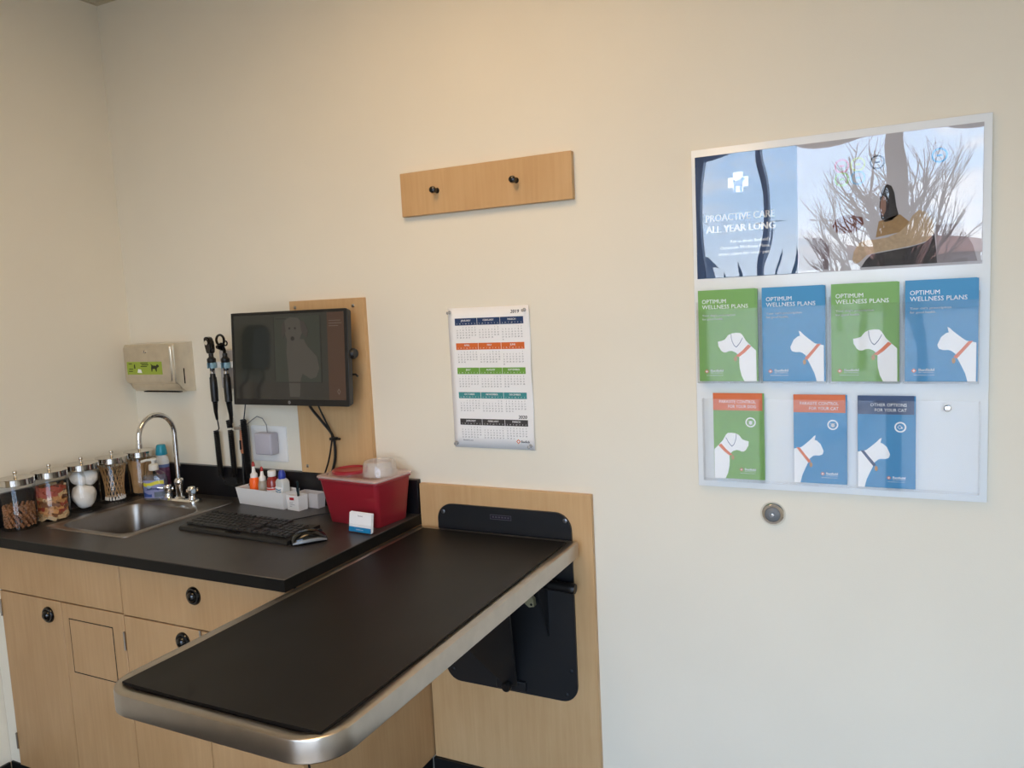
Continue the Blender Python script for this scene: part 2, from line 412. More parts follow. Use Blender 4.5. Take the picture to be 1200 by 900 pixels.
# ---- storage jars along the left wall
JX, JY = .086, [-.553, -.437, -.318, -.196, -.076]
JZ = .9062
jar_labels = ['clear glass jar with brown kibble filling its lower half, first jar from the front', 'clear glass jar filled with mixed dog biscuits',
              'clear glass jar holding white cotton balls', 'clear glass jar holding crossed cotton swabs', 'clear glass jar of tan wooden applicators in the corner behind the soap']
M_LIDC = mat('lid_chrome', 'd2cdc4', .12, 1)
def make_jar():
    t = thing('storage_jar', jar_labels[0], 'jar', (JX, JY[0], JZ), group='glass jars along the left wall')
    g = MB(); g.lathe((0, 0, 0), [(0, .0), (.050, .0), (.054, .004), (.054, .146), (.0525, .1485)], 36, cap1=False); g.build('glass', M_GLASS, t)
    l = MB(); l.lathe((0, 0, 0), [(0, .149), (.0555, .149), (.0565, .150), (.0565, .1695), (.0555, .171), (0, .1712)], 36); lo = l.build('lid', M_LIDC, t, smooth=25)
    k = MB(); k.lathe((0, 0, .1712), [(.0075, 0), (.0052, .003), (.0042, .010), (.0065, .013), (.0072, .018), (.0055, .0215), (0, .0225)], 14); k.build('knob', M_LIDC, lo)
    return t
jar = make_jar(); jars = [jar]
for i in range(1, 5):
    c = copy_tree(jar); c.location = (JX, JY[i], JZ); c['label'] = jar_labels[i]; jars.append(c)
# kibble (stuff)
M_KIB = mat('kibble', '8a5a34', .7, var=.35, vscale=60)
kb = MB((JX, JY[0], JZ)); rk = random.Random(3)
for L in range(11):
    n = 16; 
    for q in range(n+9):
        rr = .0425 if q < n else .027; a = 2*math.pi*(q/n if q < n else (q-n)/9)+L*.7
        p = Vector((JX+rr*math.cos(a), JY[0]+rr*math.sin(a), JZ+.0125+L*.0064+rk.uniform(-.001, .001)))
        ax = Vector((rk.uniform(-1, 1), rk.uniform(-1, 1), rk.uniform(-1, 1))).normalized()
        kb.lathe(p-ax*.003, [(0, 0), (.0052, .0008), (.006, .003), (.005, .0052), (0, .006)], 6, tuple(ax))
ko = kb.build('kibble', M_KIB); ko.location = (JX, JY[0], JZ)
tag(ko, 'small brown dog kibble heaped in the first glass jar', 'kibble', kind='stuff')
# biscuits
def biscuit_mesh(nm, m):
    b = MB(); L = .0105
    poly = []
    for sgn in (1, -1):
        for cy, a0, a1 in ((-.0034*sgn, -130, 60), (.0034*sgn, -60, 130)):
            for k in range(5):
                a = R(a0+(a1-a0)*k/4); poly.append((sgn*L+sgn*.0042*math.cos(a), cy+sgn*.0042*math.sin(a)))
    b.prism(poly, -.0030, .0030, 'z')
    ob = b.build(nm, m, None); return ob
bis_cols = [('biscuit_tan', 'c08a52'), ('biscuit_red', 'a2452e'), ('biscuit_brown', '7c4d2c'), ('biscuit_cream', 'd3b384')]
rb = random.Random(11); protos = []
for nm, c in bis_cols: protos.append(biscuit_mesh('dog_biscuit', mat(nm, c, .75, var=.15, vscale=80)))
used = set(); colw = {0: 'tan', 1: 'red', 2: 'brown', 3: 'cream'}
for L in range(10):
    for q in range(11):
        k = 3 if (L == 0 or (L == 1 and q % 3 == 0)) else rb.choice([0, 0, 1, 2, 2, 0, 3, 1, 2])
        if L >= 7 and q < 5: k = 1
        o = protos[k] if k not in used else protos[k].copy()
        if k in used: COL.objects.link(o)
        used.add(k)
        ring = q < 9
        a = 2*math.pi*(q/9 if ring else (q-9)/2)+L*.43; rr = .0415 if ring else .016
        o.location = (JX+rr*math.cos(a), JY[1]+rr*math.sin(a), JZ+.0105+L*.0112)
        o.rotation_euler = (R(90)+rb.uniform(-.3, .3) if ring else rb.uniform(-.3, .3), rb.uniform(-.5, .5), a+R(90))
        tag(o, colw[k]+' bone-shaped dog biscuit heaped in the second glass jar', 'dog biscuit', colw[k]+' dog biscuits in the second jar')
# cotton balls
M_COT = mat('cotton', 'e9e4da', .95, spec=.1, bump=.6, bscale=90)
def cotton(nm, r, loc, label, sz=1):
    b = MB(); bmesh.ops.create_icosphere(b.bm, subdivisions=3, radius=r)
    for v in b.bm.verts:
        n_ = noise.noise(v.co*30+Vector(loc)*9)+.5*noise.noise(v.co*75); v.co *= 1+.24*n_; v.co.z *= sz
    o = b.build(nm, M_COT); o.location = loc
    return tag(o, label, 'cotton ball', 'cotton balls in the third jar')
cotton('cotton_ball', .042, (JX, JY[2]-.002, JZ+.051), 'large white cotton ball at the bottom of the third glass jar', 1.05)
cotton('cotton_ball', .031, (JX-.007, JY[2]-.008, JZ+.117), 'white cotton ball on the left, under the chrome lid of the third jar', .85)
cotton('cotton_ball', .026, (JX+.012, JY[2]+.018, JZ+.118), 'smaller white cotton ball on the right, under the lid of the third jar', 1.1)
# swabs and wooden applicators
M_STICK = mat('birch_stick', 'b98f5c', .6, var=.1, vscale=50)
def stick(nm, p0, p1, label, cat, group, proto=None, tip=True, flat=False):
    if proto is None:
        L = (Vector(p1)-Vector(p0)).length; b = MB().use(M_STICK)
        if flat: b.box(-.0042, .0042, -.0008, .0008, 0, L)
        else: b.lathe((0, 0, 0), [(.0012, 0), (.0012, L)], 6)
        if tip: b.use(M_COT).lathe((0, 0, -.001), [(0, 0), (.0022, .001), (.0030, .005), (.0026, .011), (.0013, .014)], 8)
        proto = b.build(nm, M_STICK)
    else: proto = proto.copy(); COL.objects.link(proto)
    d = (Vector(p1)-Vector(p0)).normalized(); proto.location = p0; proto.rotation_euler = d.to_track_quat('Z', 'Y').to_euler()
    return tag(proto, label, cat, group)
pr = None
for i in range(34):
    a = 2*math.pi*i/34; s_ = 1 if i % 2 else -1; r0 = .0335-.0035*(i % 2)
    p0 = (JX+r0*math.cos(a), JY[3]+r0*math.sin(a), JZ+.010); a1 = a+s_*R(62); r1 = .0455-.003*(i % 2)
    o = stick('cotton_swab', p0, (JX+r1*math.cos(a1), JY[3]+r1*math.sin(a1), JZ+.138), 'wooden cotton swab standing tip down in the fourth glass jar', 'cotton swab', 'cotton swabs in the fourth jar', pr)
    pr = pr or o
pr = None
for i in range(26):
    a = 2*math.pi*i/26; r0 = .026+.004*(i % 2)
    p0 = (JX+r0*math.cos(a), JY[4]+r0*math.sin(a), JZ+.008); a1 = a+R(22); r1 = .044-.003*(i % 2)
    o = stick('wooden_applicator', p0, (JX+r1*math.cos(a1), JY[4]+r1*math.sin(a1), JZ+.136), 'tan wooden applicator stick standing in the corner glass jar', 'wooden stick', 'wooden applicators in the corner jar', pr, tip=False, flat=True)
    pr = pr or o

# ---- soap bottle
sb = thing('soap_bottle', 'clear pump bottle of liquid soap with yellow and blue label behind the sink', 'soap bottle', (.247, -.147, .9112), (0, 0, R(33)))
M_SOAP = thin('soap_liquid', tint=(.80, .84, .90), haze=.10, hazecol=(.75, .78, .86), ior=1.36)
def oval(rx, ry, z, n=28): return [(rx*math.copysign(abs(math.cos(2*math.pi*i/n))**.8, math.cos(2*math.pi*i/n)), ry*math.copysign(abs(math.sin(2*math.pi*i/n))**.8, math.sin(2*math.pi*i/n)), z) for i in range(n)]
MB().loops([oval(.040, .022, 0), oval(.044, .026, .004), oval(.045, .027, .05), oval(.044, .026, .082), oval(.038, .022, .097), oval(.024, .017, .108), oval(.016, .015, .112), oval(.0155, .0145, .118)], cap0=True, cap1=True).build('bottle', M_GLASS, sb)
MB().loops([oval(.0385, .0205, .002), oval(.0425, .0245, .005), oval(.0435, .0255, .05), oval(.0425, .0245, .080), oval(.038, .021, .092)], cap0=True, cap1=True).build('liquid', M_SOAP, sb)
pu = MB(); pu.lathe((0, 0, .112), [(.0165, 0), (.017, .003), (.0165, .020), (.013, .023), (.006, .024), (.006, .034), (.012, .036), (.012, .043), (.008, .045), (0, .045)], 20)
pu.tube([(0, 0, .152), (-.02, -.012, .152), (-.036, -.022, .149)], .0045, 8)
pu.build('pump', mat('pump_white', 'e6e0d2', .4), sb)
def ovp(u, z, off=.0006):   # point on the front of the oval bottle
    x = u*.043; return (x, -(.0262*(1-min(1, abs(u))**2.2)**.45+off), z)
def strip(mb, u0, u1, zf0, zf1, n=12, off=.0006):
    P = [u0+(u1-u0)*i/n for i in range(n+1)]; A = [mb.v(ovp(u, zf0(u), off)) for u in P]; B = [mb.v(ovp(u, zf1(u), off)) for u in P]
    for i in range(n): mb.face([A[i], A[i+1], B[i+1], B[i]])
lb = MB(); strip(lb.use(mat('label_lilac', '8d8fb5', .4)), -.86, .86, lambda u: .012, lambda u: .078)
strip(lb.use(mat('label_yellow', 'd8cf3a', .4)), -.84, .84, lambda u: .059+.004*math.sin(3*u), lambda u: .072+.004*math.sin(3*u), off=.0010)
strip(lb.use(mat('label_blue', '2e4a8c', .4)), -.84, -.15, lambda u: .016, lambda u: .030+.004*math.sin(5*u), off=.0010)
strip(lb.use(mat('label_grey', '5f6874', .4)), .05, .84, lambda u: .014, lambda u: .034, off=.0010)
lo = lb.build('label', M_WHITE, sb)
tx = MB(); text(tx, 'Softsoap', 0, .043, .010, -.0295, 'C', shear=.2, fat=.0004); tx.build('lettering', mat('label_script', '1d2f6e', .4), lo)
# ---- teal capped bottle
tb = thing('lotion_bottle', 'small white bottle with teal cap and floral label, in the corner behind the soap', 'bottle', (.196, -.066, .9108))
MB().lathe((0, 0, 0), [(.024, 0), (.027, .003), (.027, .128), (.024, .142), (.013, .152), (.012, .160)], 26, sy=.8).build('bottle', mat('lotion_white', 'dcdcd8', .35), tb)
MB().lathe((0, 0, .152), [(.0205, 0), (.0215, .002), (.0165, .036), (.014, .039), (0, .0395)], 22).build('cap', mat('cap_teal', '1f8fa6', .35), tb)
l = MB(); l.use(mat('label_floral', '5d3550', .5, var=.6, vscale=90)).lathe((0, 0, .02), [(.0274, 0), (.0274, .085)], 26, sy=.8, cap0=False, cap1=False)
l.use(mat('label_sky', '5b6f9f', .5)).lathe((0, 0, .105), [(.0274, 0), (.0274, .012)], 26, sy=.8, cap0=False, cap1=False); l.build('label', M_WHITE, tb)

# ================================================================= WALL: TOWEL DISPENSER, SCOPES, OUTLET
td = thing('towel_dispenser', 'steel folded paper towel dispenser with green sticker, on the back wall over the faucet', 'towel dispenser', (.205, 0, 1.30))
O = (.205, 0, 1.30)
m = MB(O); prof = [(-.001, 1.488), (-.084, 1.486), (-.0895, 1.480), (-.0895, 1.345), (-.086, 1.339), (-.072, 1.336), (-.066, 1.318), (-.05, 1.306), (-.001, 1.302)]
m.prism(prof, .071, .339, 'x'); E_ = [e for e in m.bm.edges if abs(e.verts[0].co.x-e.verts[1].co.x) < 1e-5 and e.verts[0].co.y < -.01 and e.verts[1].co.y < -.01]
bmesh.ops.bevel(m.bm, geom=E_, offset=.003, segments=2, affect='EDGES'); m.build('body', M_DISP, td)
MB(O).loops([[(p[0], y, p[1]) for p in rrect(.074+i, .322-i, 1.347+i, 1.478-i, .006, 3)] for y, i in ((-.0894, 0), (-.0935, .0005), (-.0945, .002))], cap1=True).build('cover', M_DISP, td)
MB(O).box(.11, .30, -.048, -.030, 1.3008, 1.3040).build('outlet_slot', M_SEAM, td)
lk = MB(O).lathe((.195, -.0943, 1.459), [(.0075, 0), (.0075, .002), (.006, .004), (0, .004)], 16, (0, -1, 0)).build('lock', M_CHROME, td)
MB(O).box(.194, .196, -.0988, -.098, 1.455, 1.463).build('keyhole', M_SEAM, lk)
MB(O).box(.3388, .3396, -.052, -.047, 1.335, 1.392).build('level_slit', M_SEAM, td)
st = MB(O).box(.089, .279, -.0950, -.0945, 1.373, 1.421).build('sticker', mat('sticker_green', '9aae3a', .45), td)
sg = MB(O).use(mat('sticker_ink', '2b3015', .6)); yy = -.0954
dog = [(.222, 1.384), (.226, 1.384), (.229, 1.394), (.242, 1.394), (.246, 1.384), (.250, 1.384), (.251, 1.395), (.256, 1.399), (.263, 1.402), (.264, 1.406), (.258, 1.410), (.253, 1.411), (.249, 1.406), (.232, 1.407), (.224, 1.411), (.219, 1.415), (.223, 1.406), (.221, 1.396)]
sg.flat(dog, yy)
for k, (x0, x1) in enumerate(((.100, .118), (.165, .205), (.170, .208), (.165, .200), (.100, .122), (.098, .120))):
    z = (1.412, 1.414, 1.408, 1.402, 1.392, 1.384)[k]; sg.flat([(x0, z), (x1, z), (x1, z+.003), (x0, z+.003)], yy)
sg.flat([(.128, 1.396), (.136, 1.396), (.134, 1.412), (.129, 1.410)], yy)
sg.use(M_PRWHITE).flat([(.145, 1.380), (.170, 1.379), (.166, 1.392), (.150, 1.394)], yy)
sg.build('print', M_INK, st)

wt = thing('scope_charger', 'grey wall charger with white bar and two blue clips holding the black exam scopes', 'scope charger', (.55, 0, 1.40))
O = (.55, 0, 1.40)
MB(O).box(.515, .665, -.042, 0, 1.315, 1.455, .006).build('housing', mat('charger_grey', 'b3aca8', .5), wt)
MB(O).box(.500, .66, -.068, -.043, 1.393, 1.415, .003).build('cradle_bar', M_WHITE, wt)
for x in (.512, .579):
    c = MB(O); c.loops([[(p[0], p[1], z) for p in arc(x+.008, -.082, .0165, -60, 240, 14)]+[(p[0], p[1], z) for p in arc(x+.008, -.082, .0135, 240, -60, 14)] for z in (1.394, 1.414)], cap0=True, cap1=True)
    c.build('clip', mat('clip_blue', '7c9eab', .4), wt)
def helix(mb, p0, p1, r, rt, turns):
    p0, p1 = Vector(p0), Vector(p1); a = (p1-p0).normalized(); u = a.cross(Vector((0, 1, 0))).normalized(); w = a.cross(u); n = turns*9
    mb.tube([p0+(p1-p0)*(i/n)+u*r*math.cos(2*math.pi*i/9)+w*r*math.sin(2*math.pi*i/9) for i in range(n+1)], rt, 5)
def scope(label, x, kind):
    O = (x, -.082, 1.40); t = thing('scope', label, 'medical scope', O, group=None)
    h = MB(O)
    h.lathe((x, -.082, 1.272), [(.009, 0), (.0125, .003), (.0135, .05), (.0125, .088), (.010, .092), (.0085, .112), (.0085, .124)], 18); h.build('handle', M_BLKP, t)
    MB(O).lathe((x, -.082, 1.364), [(.0092, 0), (.0092, .020), (.0105, .022)], 18, cap0=True).build('collar', M_CHROME, t)
    MB(O).lathe((x, -.082, 1.4145), [(.014, 0), (.0155, .002), (.0155, .013), (.011, .017), (.0085, .020), (.0085, .032)], 18).build('neck', M_BLKP, t)
    hd = MB(O)
    if kind == 'a':
        P = [(x-.011, 1.447), (x+.011, 1.447), (x+.014, 1.462), (x+.012, 1.487), (x+.006, 1.502), (x-.004, 1.507), (x-.018, 1.505), (x-.020, 1.500), (x-.014, 1.496), (x-.0135, 1.47)]
        hd.prism(P, -.094, -.072); bmesh.ops.bevel(hd.bm, geom=hd.bm.edges[:], offset=.003, segments=2, affect='EDGES')
        hd.build('head', M_BLKG, t)
        MB(O).lathe((x-.003, -.094, 1.486), [(.006, 0), (.008, .004), (.005, .005), (0, .004)], 16, (0, -1, 0)).build('lens', M_CHROME, t)
    else:
        c = (x-.016, -.082, 1.493)
        hd.tube([(c[0]+.0185*math.cos(2*math.pi*i/22), c[1], c[2]+.0185*math.sin(2*math.pi*i/22)) for i in range(22)], .0042, 8, True)
        hd.tube([(x+.012+.008*math.cos(2*math.pi*i/14), -.086, 1.482+.008*math.sin(2*math.pi*i/14)) for i in range(14)], .0026, 6, True)
        hd.lathe((x-.014, -.076, 1.470), [(.012, 0), (.015, .006), (.010, .016), (.006, .026)], 14, (0, -1, 0))
        hd.tube([(x, -.082, 1.440), (x, -.082, 1.455), (x-.006, -.082, 1.470)], .006, 8); hd.build('head', M_BLKG, t)
    c = MB(O)
    if kind == 'a':
        c.tube([(x, -.082, 1.272), (x-.012, -.072, 1.235), (x-.022, -.060, 1.205)], lambda u: .0095-.005*u, 8)
        c.tube([(x-.022, -.060, 1.207), (x-.034, -.046, 1.185), (x-.044, -.035, 1.166), (x-.057, -.032, 1.156)], .0022, 6)
        helix(c, (x-.060, -.034, 1.158), (x-.056, -.034, .985), .0085, .0026, 34)
        c.tube([(x-.056, -.030, .987), (x-.04, -.032, .96), (x-.0, -.033, .952), (x+.03, -.033, .965)], .0028, 6)
    else:
        c.tube([(x, -.082, 1.272), (x-.012, -.066, 1.225), (x-.030, -.052, 1.19)], lambda u: .0105-.0055*u, 8)
        c.tube([(x-.012, -.066, 1.225), (x-.022, -.05, 1.21), (x-.040, -.035, 1.19)], .0022, 6)
        helix(c, (x-.060, -.034, 1.198), (x-.056, -.034, 1.170), .0085, .0026, 6)
        helix(c, (x-.055, -.034, 1.162), (x-.053, -.034, .985), .0085, .0026, 34)
        c.tube([(x-.053, -.030, .987), (x-.04, -.034, .962), (x-.0, -.034, .955), (x+.03, -.034, .972)], .0028, 6)
    c.build('coiled_cord', M_BLKP, t)
scope('black exam scope with solid hooded head, left one of the pair on the wall charger', .520, 'a')
scope('black exam scope with open ring head, right one of the pair, next to the monitor', .587, 'b')
tc_ = MB((.6, -.034, 1.10)); tc_.tube([(.612, -.02, 1.30), (.610, -.03, 1.25), (.603, -.034, 1.205)], .0022, 6); helix(tc_, (.599, -.034, 1.203), (.604, -.034, .99), .0095, .0028, 40)
tc_.tube([(.604, -.030, .992), (.61, -.034, .965), (.585, -.034, .955), (.56, -.034, .968)], .0028, 6)
o = tc_.build('coiled_cord', M_BLKP); o.location = (.6, -.034, 1.10); tag(o, 'third black coiled cord hanging from behind the monitor left of the outlet', 'cord')

ph = thing('probe_holder', 'small grey wall bracket holding an orange-brown probe between the coiled cords', 'probe holder', (.566, 0, 1.10))
O = (.566, 0, 1.10)
MB(O).box(.543, .590, -.004, 0, 1.035, 1.175, .001, 1).build('back_plate', mat('bracket_grey', 'a19b94', .5), ph)
MB(O).loops([[(p[0], p[1], z) for p in rrect(.541, .592, -.03, -.004, .006, 4)] for z in (1.163, 1.172)], cap0=True, cap1=True).build('rim', M_STEEL, ph)
pb = thing('probe', 'orange-brown probe with black cord hanging in the small wall bracket', 'probe', (.568, -.017, 1.07))
O = (.568, -.017, 1.07)
MB(O).lathe((.568, -.017, 1.075), [(.008, 0), (.0095, .01), (.009, .05), (.005, .085), (.004, .088)], 12).build('grip', mat('probe_orange', 'b5714a', .5), pb)
MB(O).lathe((.568, -.0265, 1.09), [(.004, 0), (.004, .034)], 8).build('button', M_BLKP, pb)
MB(O).tube([(.568, -.017, 1.077), (.570, -.022, 1.04), (.574, -.030, .99), (.578, -.034, .955), (.60, -.034, .945)], .0055, 8).build('cord', M_BLKP, pb)

op = thing('outlet_plate', 'wide white wall outlet plate under the left side of the monitor', 'outlet', (.687, 0, 1.112))
O = (.687, 0, 1.112)
MB(O).loops([[(p[0], y, p[1]) for p in rrect(.604+i, .769-i, 1.048+i, 1.177-i, .006, 4)] for y, i in ((0, 0), (-.005, 0), (-.0075, .003))], cap1=True).build('plate', M_WHITE, op)
for x in (.64,): MB(O).loops([[(p[0], y, p[1]) for p in rrect(x-.017+i, x+.017-i, 1.078+i, 1.147-i, .004, 3)] for y, i in ((-.0074, 0), (-.010, .001))], cap1=True).build('receptacle', mat('receptacle_white', 'e2dfda', .35), op)
ad = thing('power_adapter', 'pale grey square power adapter plugged into the white outlet plate', 'power adapter', (.69, -.009, 1.112))
O = (.69, -.009, 1.112)
MB(O).box(.660, .738, -.052, -.0105, 1.080, 1.158, .006, 3).build('housing', mat('adapter_grey', 'b6b3bc', .35), ad)
MB(O).tube([(.706, -.03, 1.155), (.704, -.03, 1.185), (.688, -.03, 1.208), (.662, -.03, 1.215), (.635, -.03, 1.20), (.614, -.032, 1.186)], .0018, 6).build('cord', mat('cord_grey', '8c8782', .5), ad)

# ================================================================= MONITOR AND ITS PANEL
def screw(org, c, r, parent, m=None):
    return MB(org).lathe(c, [(r, 0), (r, .0012), (r*.6, .0024), (0, .0026)], 12, (0, -1, 0)).build('screw', m or M_STEEL, parent)
mp = thing('wall_panel', 'tall narrow maple panel screwed to the wall behind the monitor', 'wall panel', (.997, 0, 1.02))
O = (.997, 0, 1.02)
MB(O).box(.841, 1.153, -.018, 0, 1.0195, 1.616, .001, 1).build('board', M_MAPLE2, mp)
for x, z in ((.866, 1.594), (1.112, 1.591), (.868, 1.043), (1.13, 1.043)): screw(O, (x, -.018, z), .006, mp)

mo = thing('monitor', 'black flat monitor with a dim picture of a pale dog, mounted on the maple panel', 'monitor', (.9035, -.112, 1.4275), (R(-3.5), 0, 0))
W2, H2 = .249, .157
m = MB(); m.loops([[(p[0], y, p[1]) for p in rrect(-W2+i, W2-i, -H2+i, H2-i, .008, 4)] for y, i in ((.034, .03), (.024, .004), (.004, 0), (-.001, 0), (-.0015, .0006))], cap0=True)
m.loops([[(p[0], y, p[1]) for p in ((-W2+.0006+a, -H2+.0006+c), (W2-.0006-b_, -H2+.0006+c), (W2-.0006-b_, H2-.0006-d_), (-W2+.0006+a, H2-.0006-d_))] for y, a, b_, c, d_ in ((-.0015, 0, 0, 0, 0), (-.0015, .009, .012, .020, .009), (.001, .0092, .0122, .0202, .0092))])
m.build('housing', M_BLKP, mo)
SX0, SX1, SZ0, SZ1 = -W2+.0095, W2-.0127, -H2+.0208, H2-.0098
def emi(name, c, s):
    k = bpy.data.materials.new(name); k.use_nodes = True; b_ = k.node_tree.nodes['Principled BSDF']
    b_.inputs['Base Color'].default_value = (.01, .01, .01, 1); b_.inputs['Roughness'].default_value = .06; b_.inputs['Specular IOR Level'].default_value = .5
    b_.inputs['Emission Color'].default_value = lin(c); b_.inputs['Emission Strength'].default_value = s; return k
SE = .42
scr = MB().box(SX0, SX1, .0, .004, SZ0, SZ1).build('screen', emi('screen_backdrop', '33352e', SE), mo)
def sp_(u, v): return (SX0+(SX1-SX0)*u, SZ0+(SZ1-SZ0)*v)
pic = MB()
def sq(mm, u0, u1, v0, v1, y): pic.use(mm).flat([sp_(u0, v0), sp_(u1, v0), sp_(u1, v1), sp_(u0, v1)], y)
E1 = emi('screen_green', '3a4036', SE); E2 = emi('screen_floor', '35322c', SE); E3 = emi('screen_dark', '1e211e', SE); E4 = emi('screen_dog', '57524a', SE)
E5 = emi('screen_orange', '5a3c2b', SE); E6 = emi('screen_text', '8a7a70', SE); E7 = emi('screen_dogshade', '463f3a', SE)
sq(E1, .38, .79, .20, .97, -.0002); sq(E2, .0, .855, .0, .20, -.0002); sq(E3, .378, .384, .21, .97, -.0004); sq(E3, .384, .80, .195, .203, -.0004); sq(E3, .79, .80, .2, .97, -.0004)
sq(E3, .40, .49, .94, .95, -.0004); sq(E5, .855, 1, 0, 1, -.0002)
for v0, w_ in ((.90, .10), (.87, .11), (.84, .08)): sq(E6, .87, .87+w_, v0, v0+.006, -.0004)
pic.use(E4).flat([sp_(*q) for q in ((.50, .72), (.49, .55), (.50, .35), (.51, .03), (.60, .03), (.61, .22), (.63, .30), (.70, .24), (.75, .26), (.78, .36), (.76, .50), (.68, .62), (.65, .70))], -.0004)
pic.flat([sp_(*q) for q in ((.47, .84), (.48, .92), (.53, .96), (.60, .95), (.64, .90), (.64, .78), (.60, .66), (.56, .62), (.51, .66), (.49, .74))], -.0005)
pic.use(E7).flat([sp_(*q) for q in ((.62, .92), (.66, .90), (.69, .80), (.68, .72), (.65, .74), (.63, .80))], -.0007)
pic.flat([sp_(*q) for q in ((.48, .92), (.46, .88), (.45, .76), (.47, .72), (.49, .80))], -.0007)
pic.use(E3)
for u, v, r in ((.525, .83, .009), (.575, .83, .009), (.55, .71, .017)): pic.flat([sp_(u+r*math.cos(R(30*k)), v+r*1.5*math.sin(R(30*k))) for k in range(12)], -.0008)
pic.use(E6).flat([sp_(.94, .06), sp_(.955, .095), sp_(.94, .13), sp_(.925, .095)], -.0004); pic.use(E5).flat([sp_(.94, .075), sp_(.949, .095), sp_(.94, .115), sp_(.931, .095)], -.0006)
tag(pic.build('picture', E4, scr), 'dim screen picture of a sitting pale dog beside an orange strip')
lg = MB(); lg.lathe((0, -.0015, -H2+.0105), [(.0055, 0), (.0055, .0006), (0, .0006)], 18, (0, -1, 0)); lg.use(M_BLKP); text(lg, 'hp', 0, -H2+.0085, .004, -.0024, 'C', shear=.2)
lg.mats.insert(0, mat('logo_grey', '7d7f82', .4)); 
for f in lg.bm.faces: f.material_index = 0 if f.calc_center_median().y > -.00225 else 1
lg.build('logo', M_ALU, mo)
mt = MB(); mt.box(-.05, .05, .034, .048, -.05, .05, .002); mt.box(-.02, .02, .048, .092, -.03, .03, .003); mt.lathe((.0, .06, -.045), [(.018, 0), (.018, .09)], 16)
mt.lathe((W2-.02, .03, .012), [(.016, 0), (.018, .006), (.018, .02), (.014, .026)], 14, (1, 0, 0)); mt.tube([(W2-.03, .03, -.055), (W2+.004, .03, -.055), (W2+.012, .03, -.062)], .0035, 6)
mt.build('wall_arm', M_BLKP, mo)
def cable(label, pts, r, name='cable', ex=None, m=None):
    b = MB(pts[0]); P = [Vector(p) for p in pts]; S = []
    for i in range(len(P)-1):
        p0, p1, p2, p3 = P[max(i-1, 0)], P[i], P[i+1], P[min(i+2, len(P)-1)]
        for k in range(6):
            t = k/6; S.append(.5*((2*p1)+(-p0+p2)*t+(2*p0-5*p1+4*p2-p3)*t*t+(-p0+3*p1-3*p2+p3)*t**3))
    S.append(P[-1]); b.tube(S, r, 8)
    if ex: ex(b)
    o = b.build(name, m or M_BLKP); o.location = pts[0]; return tag(o, label, 'cable')
cable('thick black monitor cable running down the maple panel, with a tie at its bend', [(.925, -.075, 1.33), (.930, -.055, 1.262), (.966, -.045, 1.21), (1.000, -.036, 1.163), (1.008, -.034, 1.12), (1.003, -.034, 1.07), (.985, -.036, 1.02), (.978, -.040, .99), (.985, -.055, .945), (1.0, -.06, .912)], .0048,
      ex=lambda b: (b.box(.994, 1.018, -.045, -.026, 1.142, 1.152, .002), b.cyl((1.012, -.036, 1.147), (1.034, -.036, 1.147), .004, seg=8)))
cable('thin black cable beside the thick one, leaving the monitor further right', [(.960, -.07, 1.33), (.963, -.05, 1.262), (.982, -.04, 1.205), (1.0075, -.046, 1.163), (1.001, -.046, 1.12), (.985, -.045, 1.07), (.962, -.043, 1.02), (.958, -.045, .98), (.97, -.05, .93), (.98, -.05, .91)], .0030)

# ================================================================= ON THE WORKTOP
CZ = .9065
def onx(px0, y, w): pass
ty = thing('supply_tray', 'white oblong tray with bottles, by the backsplash under the outlet', 'tray', (.718, -.066, CZ), (0, 0, R(-6)))
def open_box(mb, w, d, h, fl, t):
    def L(x, y, z): return [(-x, -y, z), (x, -y, z), (x, y, z), (-x, y, z)]
    mb.loops([L(w/2-fl, d/2-fl, 0), L(w/2, d/2, h), L(w/2-t, d/2-t, h), L(w/2-fl-t, d/2-fl-t, t)], cap0=True, cap1=True); return mb
open_box(MB(), .245, .078, .060, .008, .0022).build('tray', M_WHITE, ty, smooth=20)
def dropper(label, x, cb, ct, liquid, wide=.0155, cat='bottle'):
    y = -.060-.105*(x-.72); t = thing('dropper_bottle', label, cat, (x, y, CZ+.0028)); return t
def bottle_shell(t, r, h, m, neck=.006): MB().lathe((0, 0, 0), [(r*.94, 0), (r, .003), (r, h*.80), (r*.85, h*.92), (neck+.003, h), (neck+.002, h+.003)], 20).build('bottle', m, t)
M_CLR = thin('clear_soft_plastic', tint=(.93, .93, .9), haze=.25, hazecol=(.85, .84, .8), rough=.1)
M_REDTIP = mat('red_tip', 'b03326', .4); M_WTIP = mat('nozzle_white', 'eeeae2', .4)
t = dropper('small bottle of bright orange liquid with white nozzle and red tip, leftmost in the tray', .647, 0, 0, 0)
MB().lathe((0, 0, 0), [(.0165, 0), (.018, .003), (.018, .072), (.016, .084), (.010, .090)], 20).build('bottle', mat('orange_liquid', 'ff6a1e', .35), t)
MB().lathe((0, 0, .088), [(.013, 0), (.013, .012), (.007, .018), (.005, .036), (.0045, .040)], 16).build('nozzle', M_WTIP, t)
MB().lathe((0, 0, .128), [(.0055, 0), (.0055, .008), (.003, .016), (0, .018)], 12).build('tip', M_REDTIP, t)
t = dropper('small cloudy clear bottle with white nozzle and red tip, beside the orange one', .690, 0, 0, 0)
bottle_shell(t, .0165, .082, mat('cloudy_plastic', 'a39a8a', .35)); MB().lathe((0, 0, .080), [(.012, 0), (.012, .012), (.007, .018), (.0045, .034)], 16).build('nozzle', M_WTIP, t)
MB().lathe((0, 0, .114), [(.0055, 0), (.0055, .008), (.003, .015), (0, .017)], 12).build('tip', M_REDTIP, t)
t = dropper('dark red bottle with white cap and paper label in the tray', .742, 0, 0, 0)
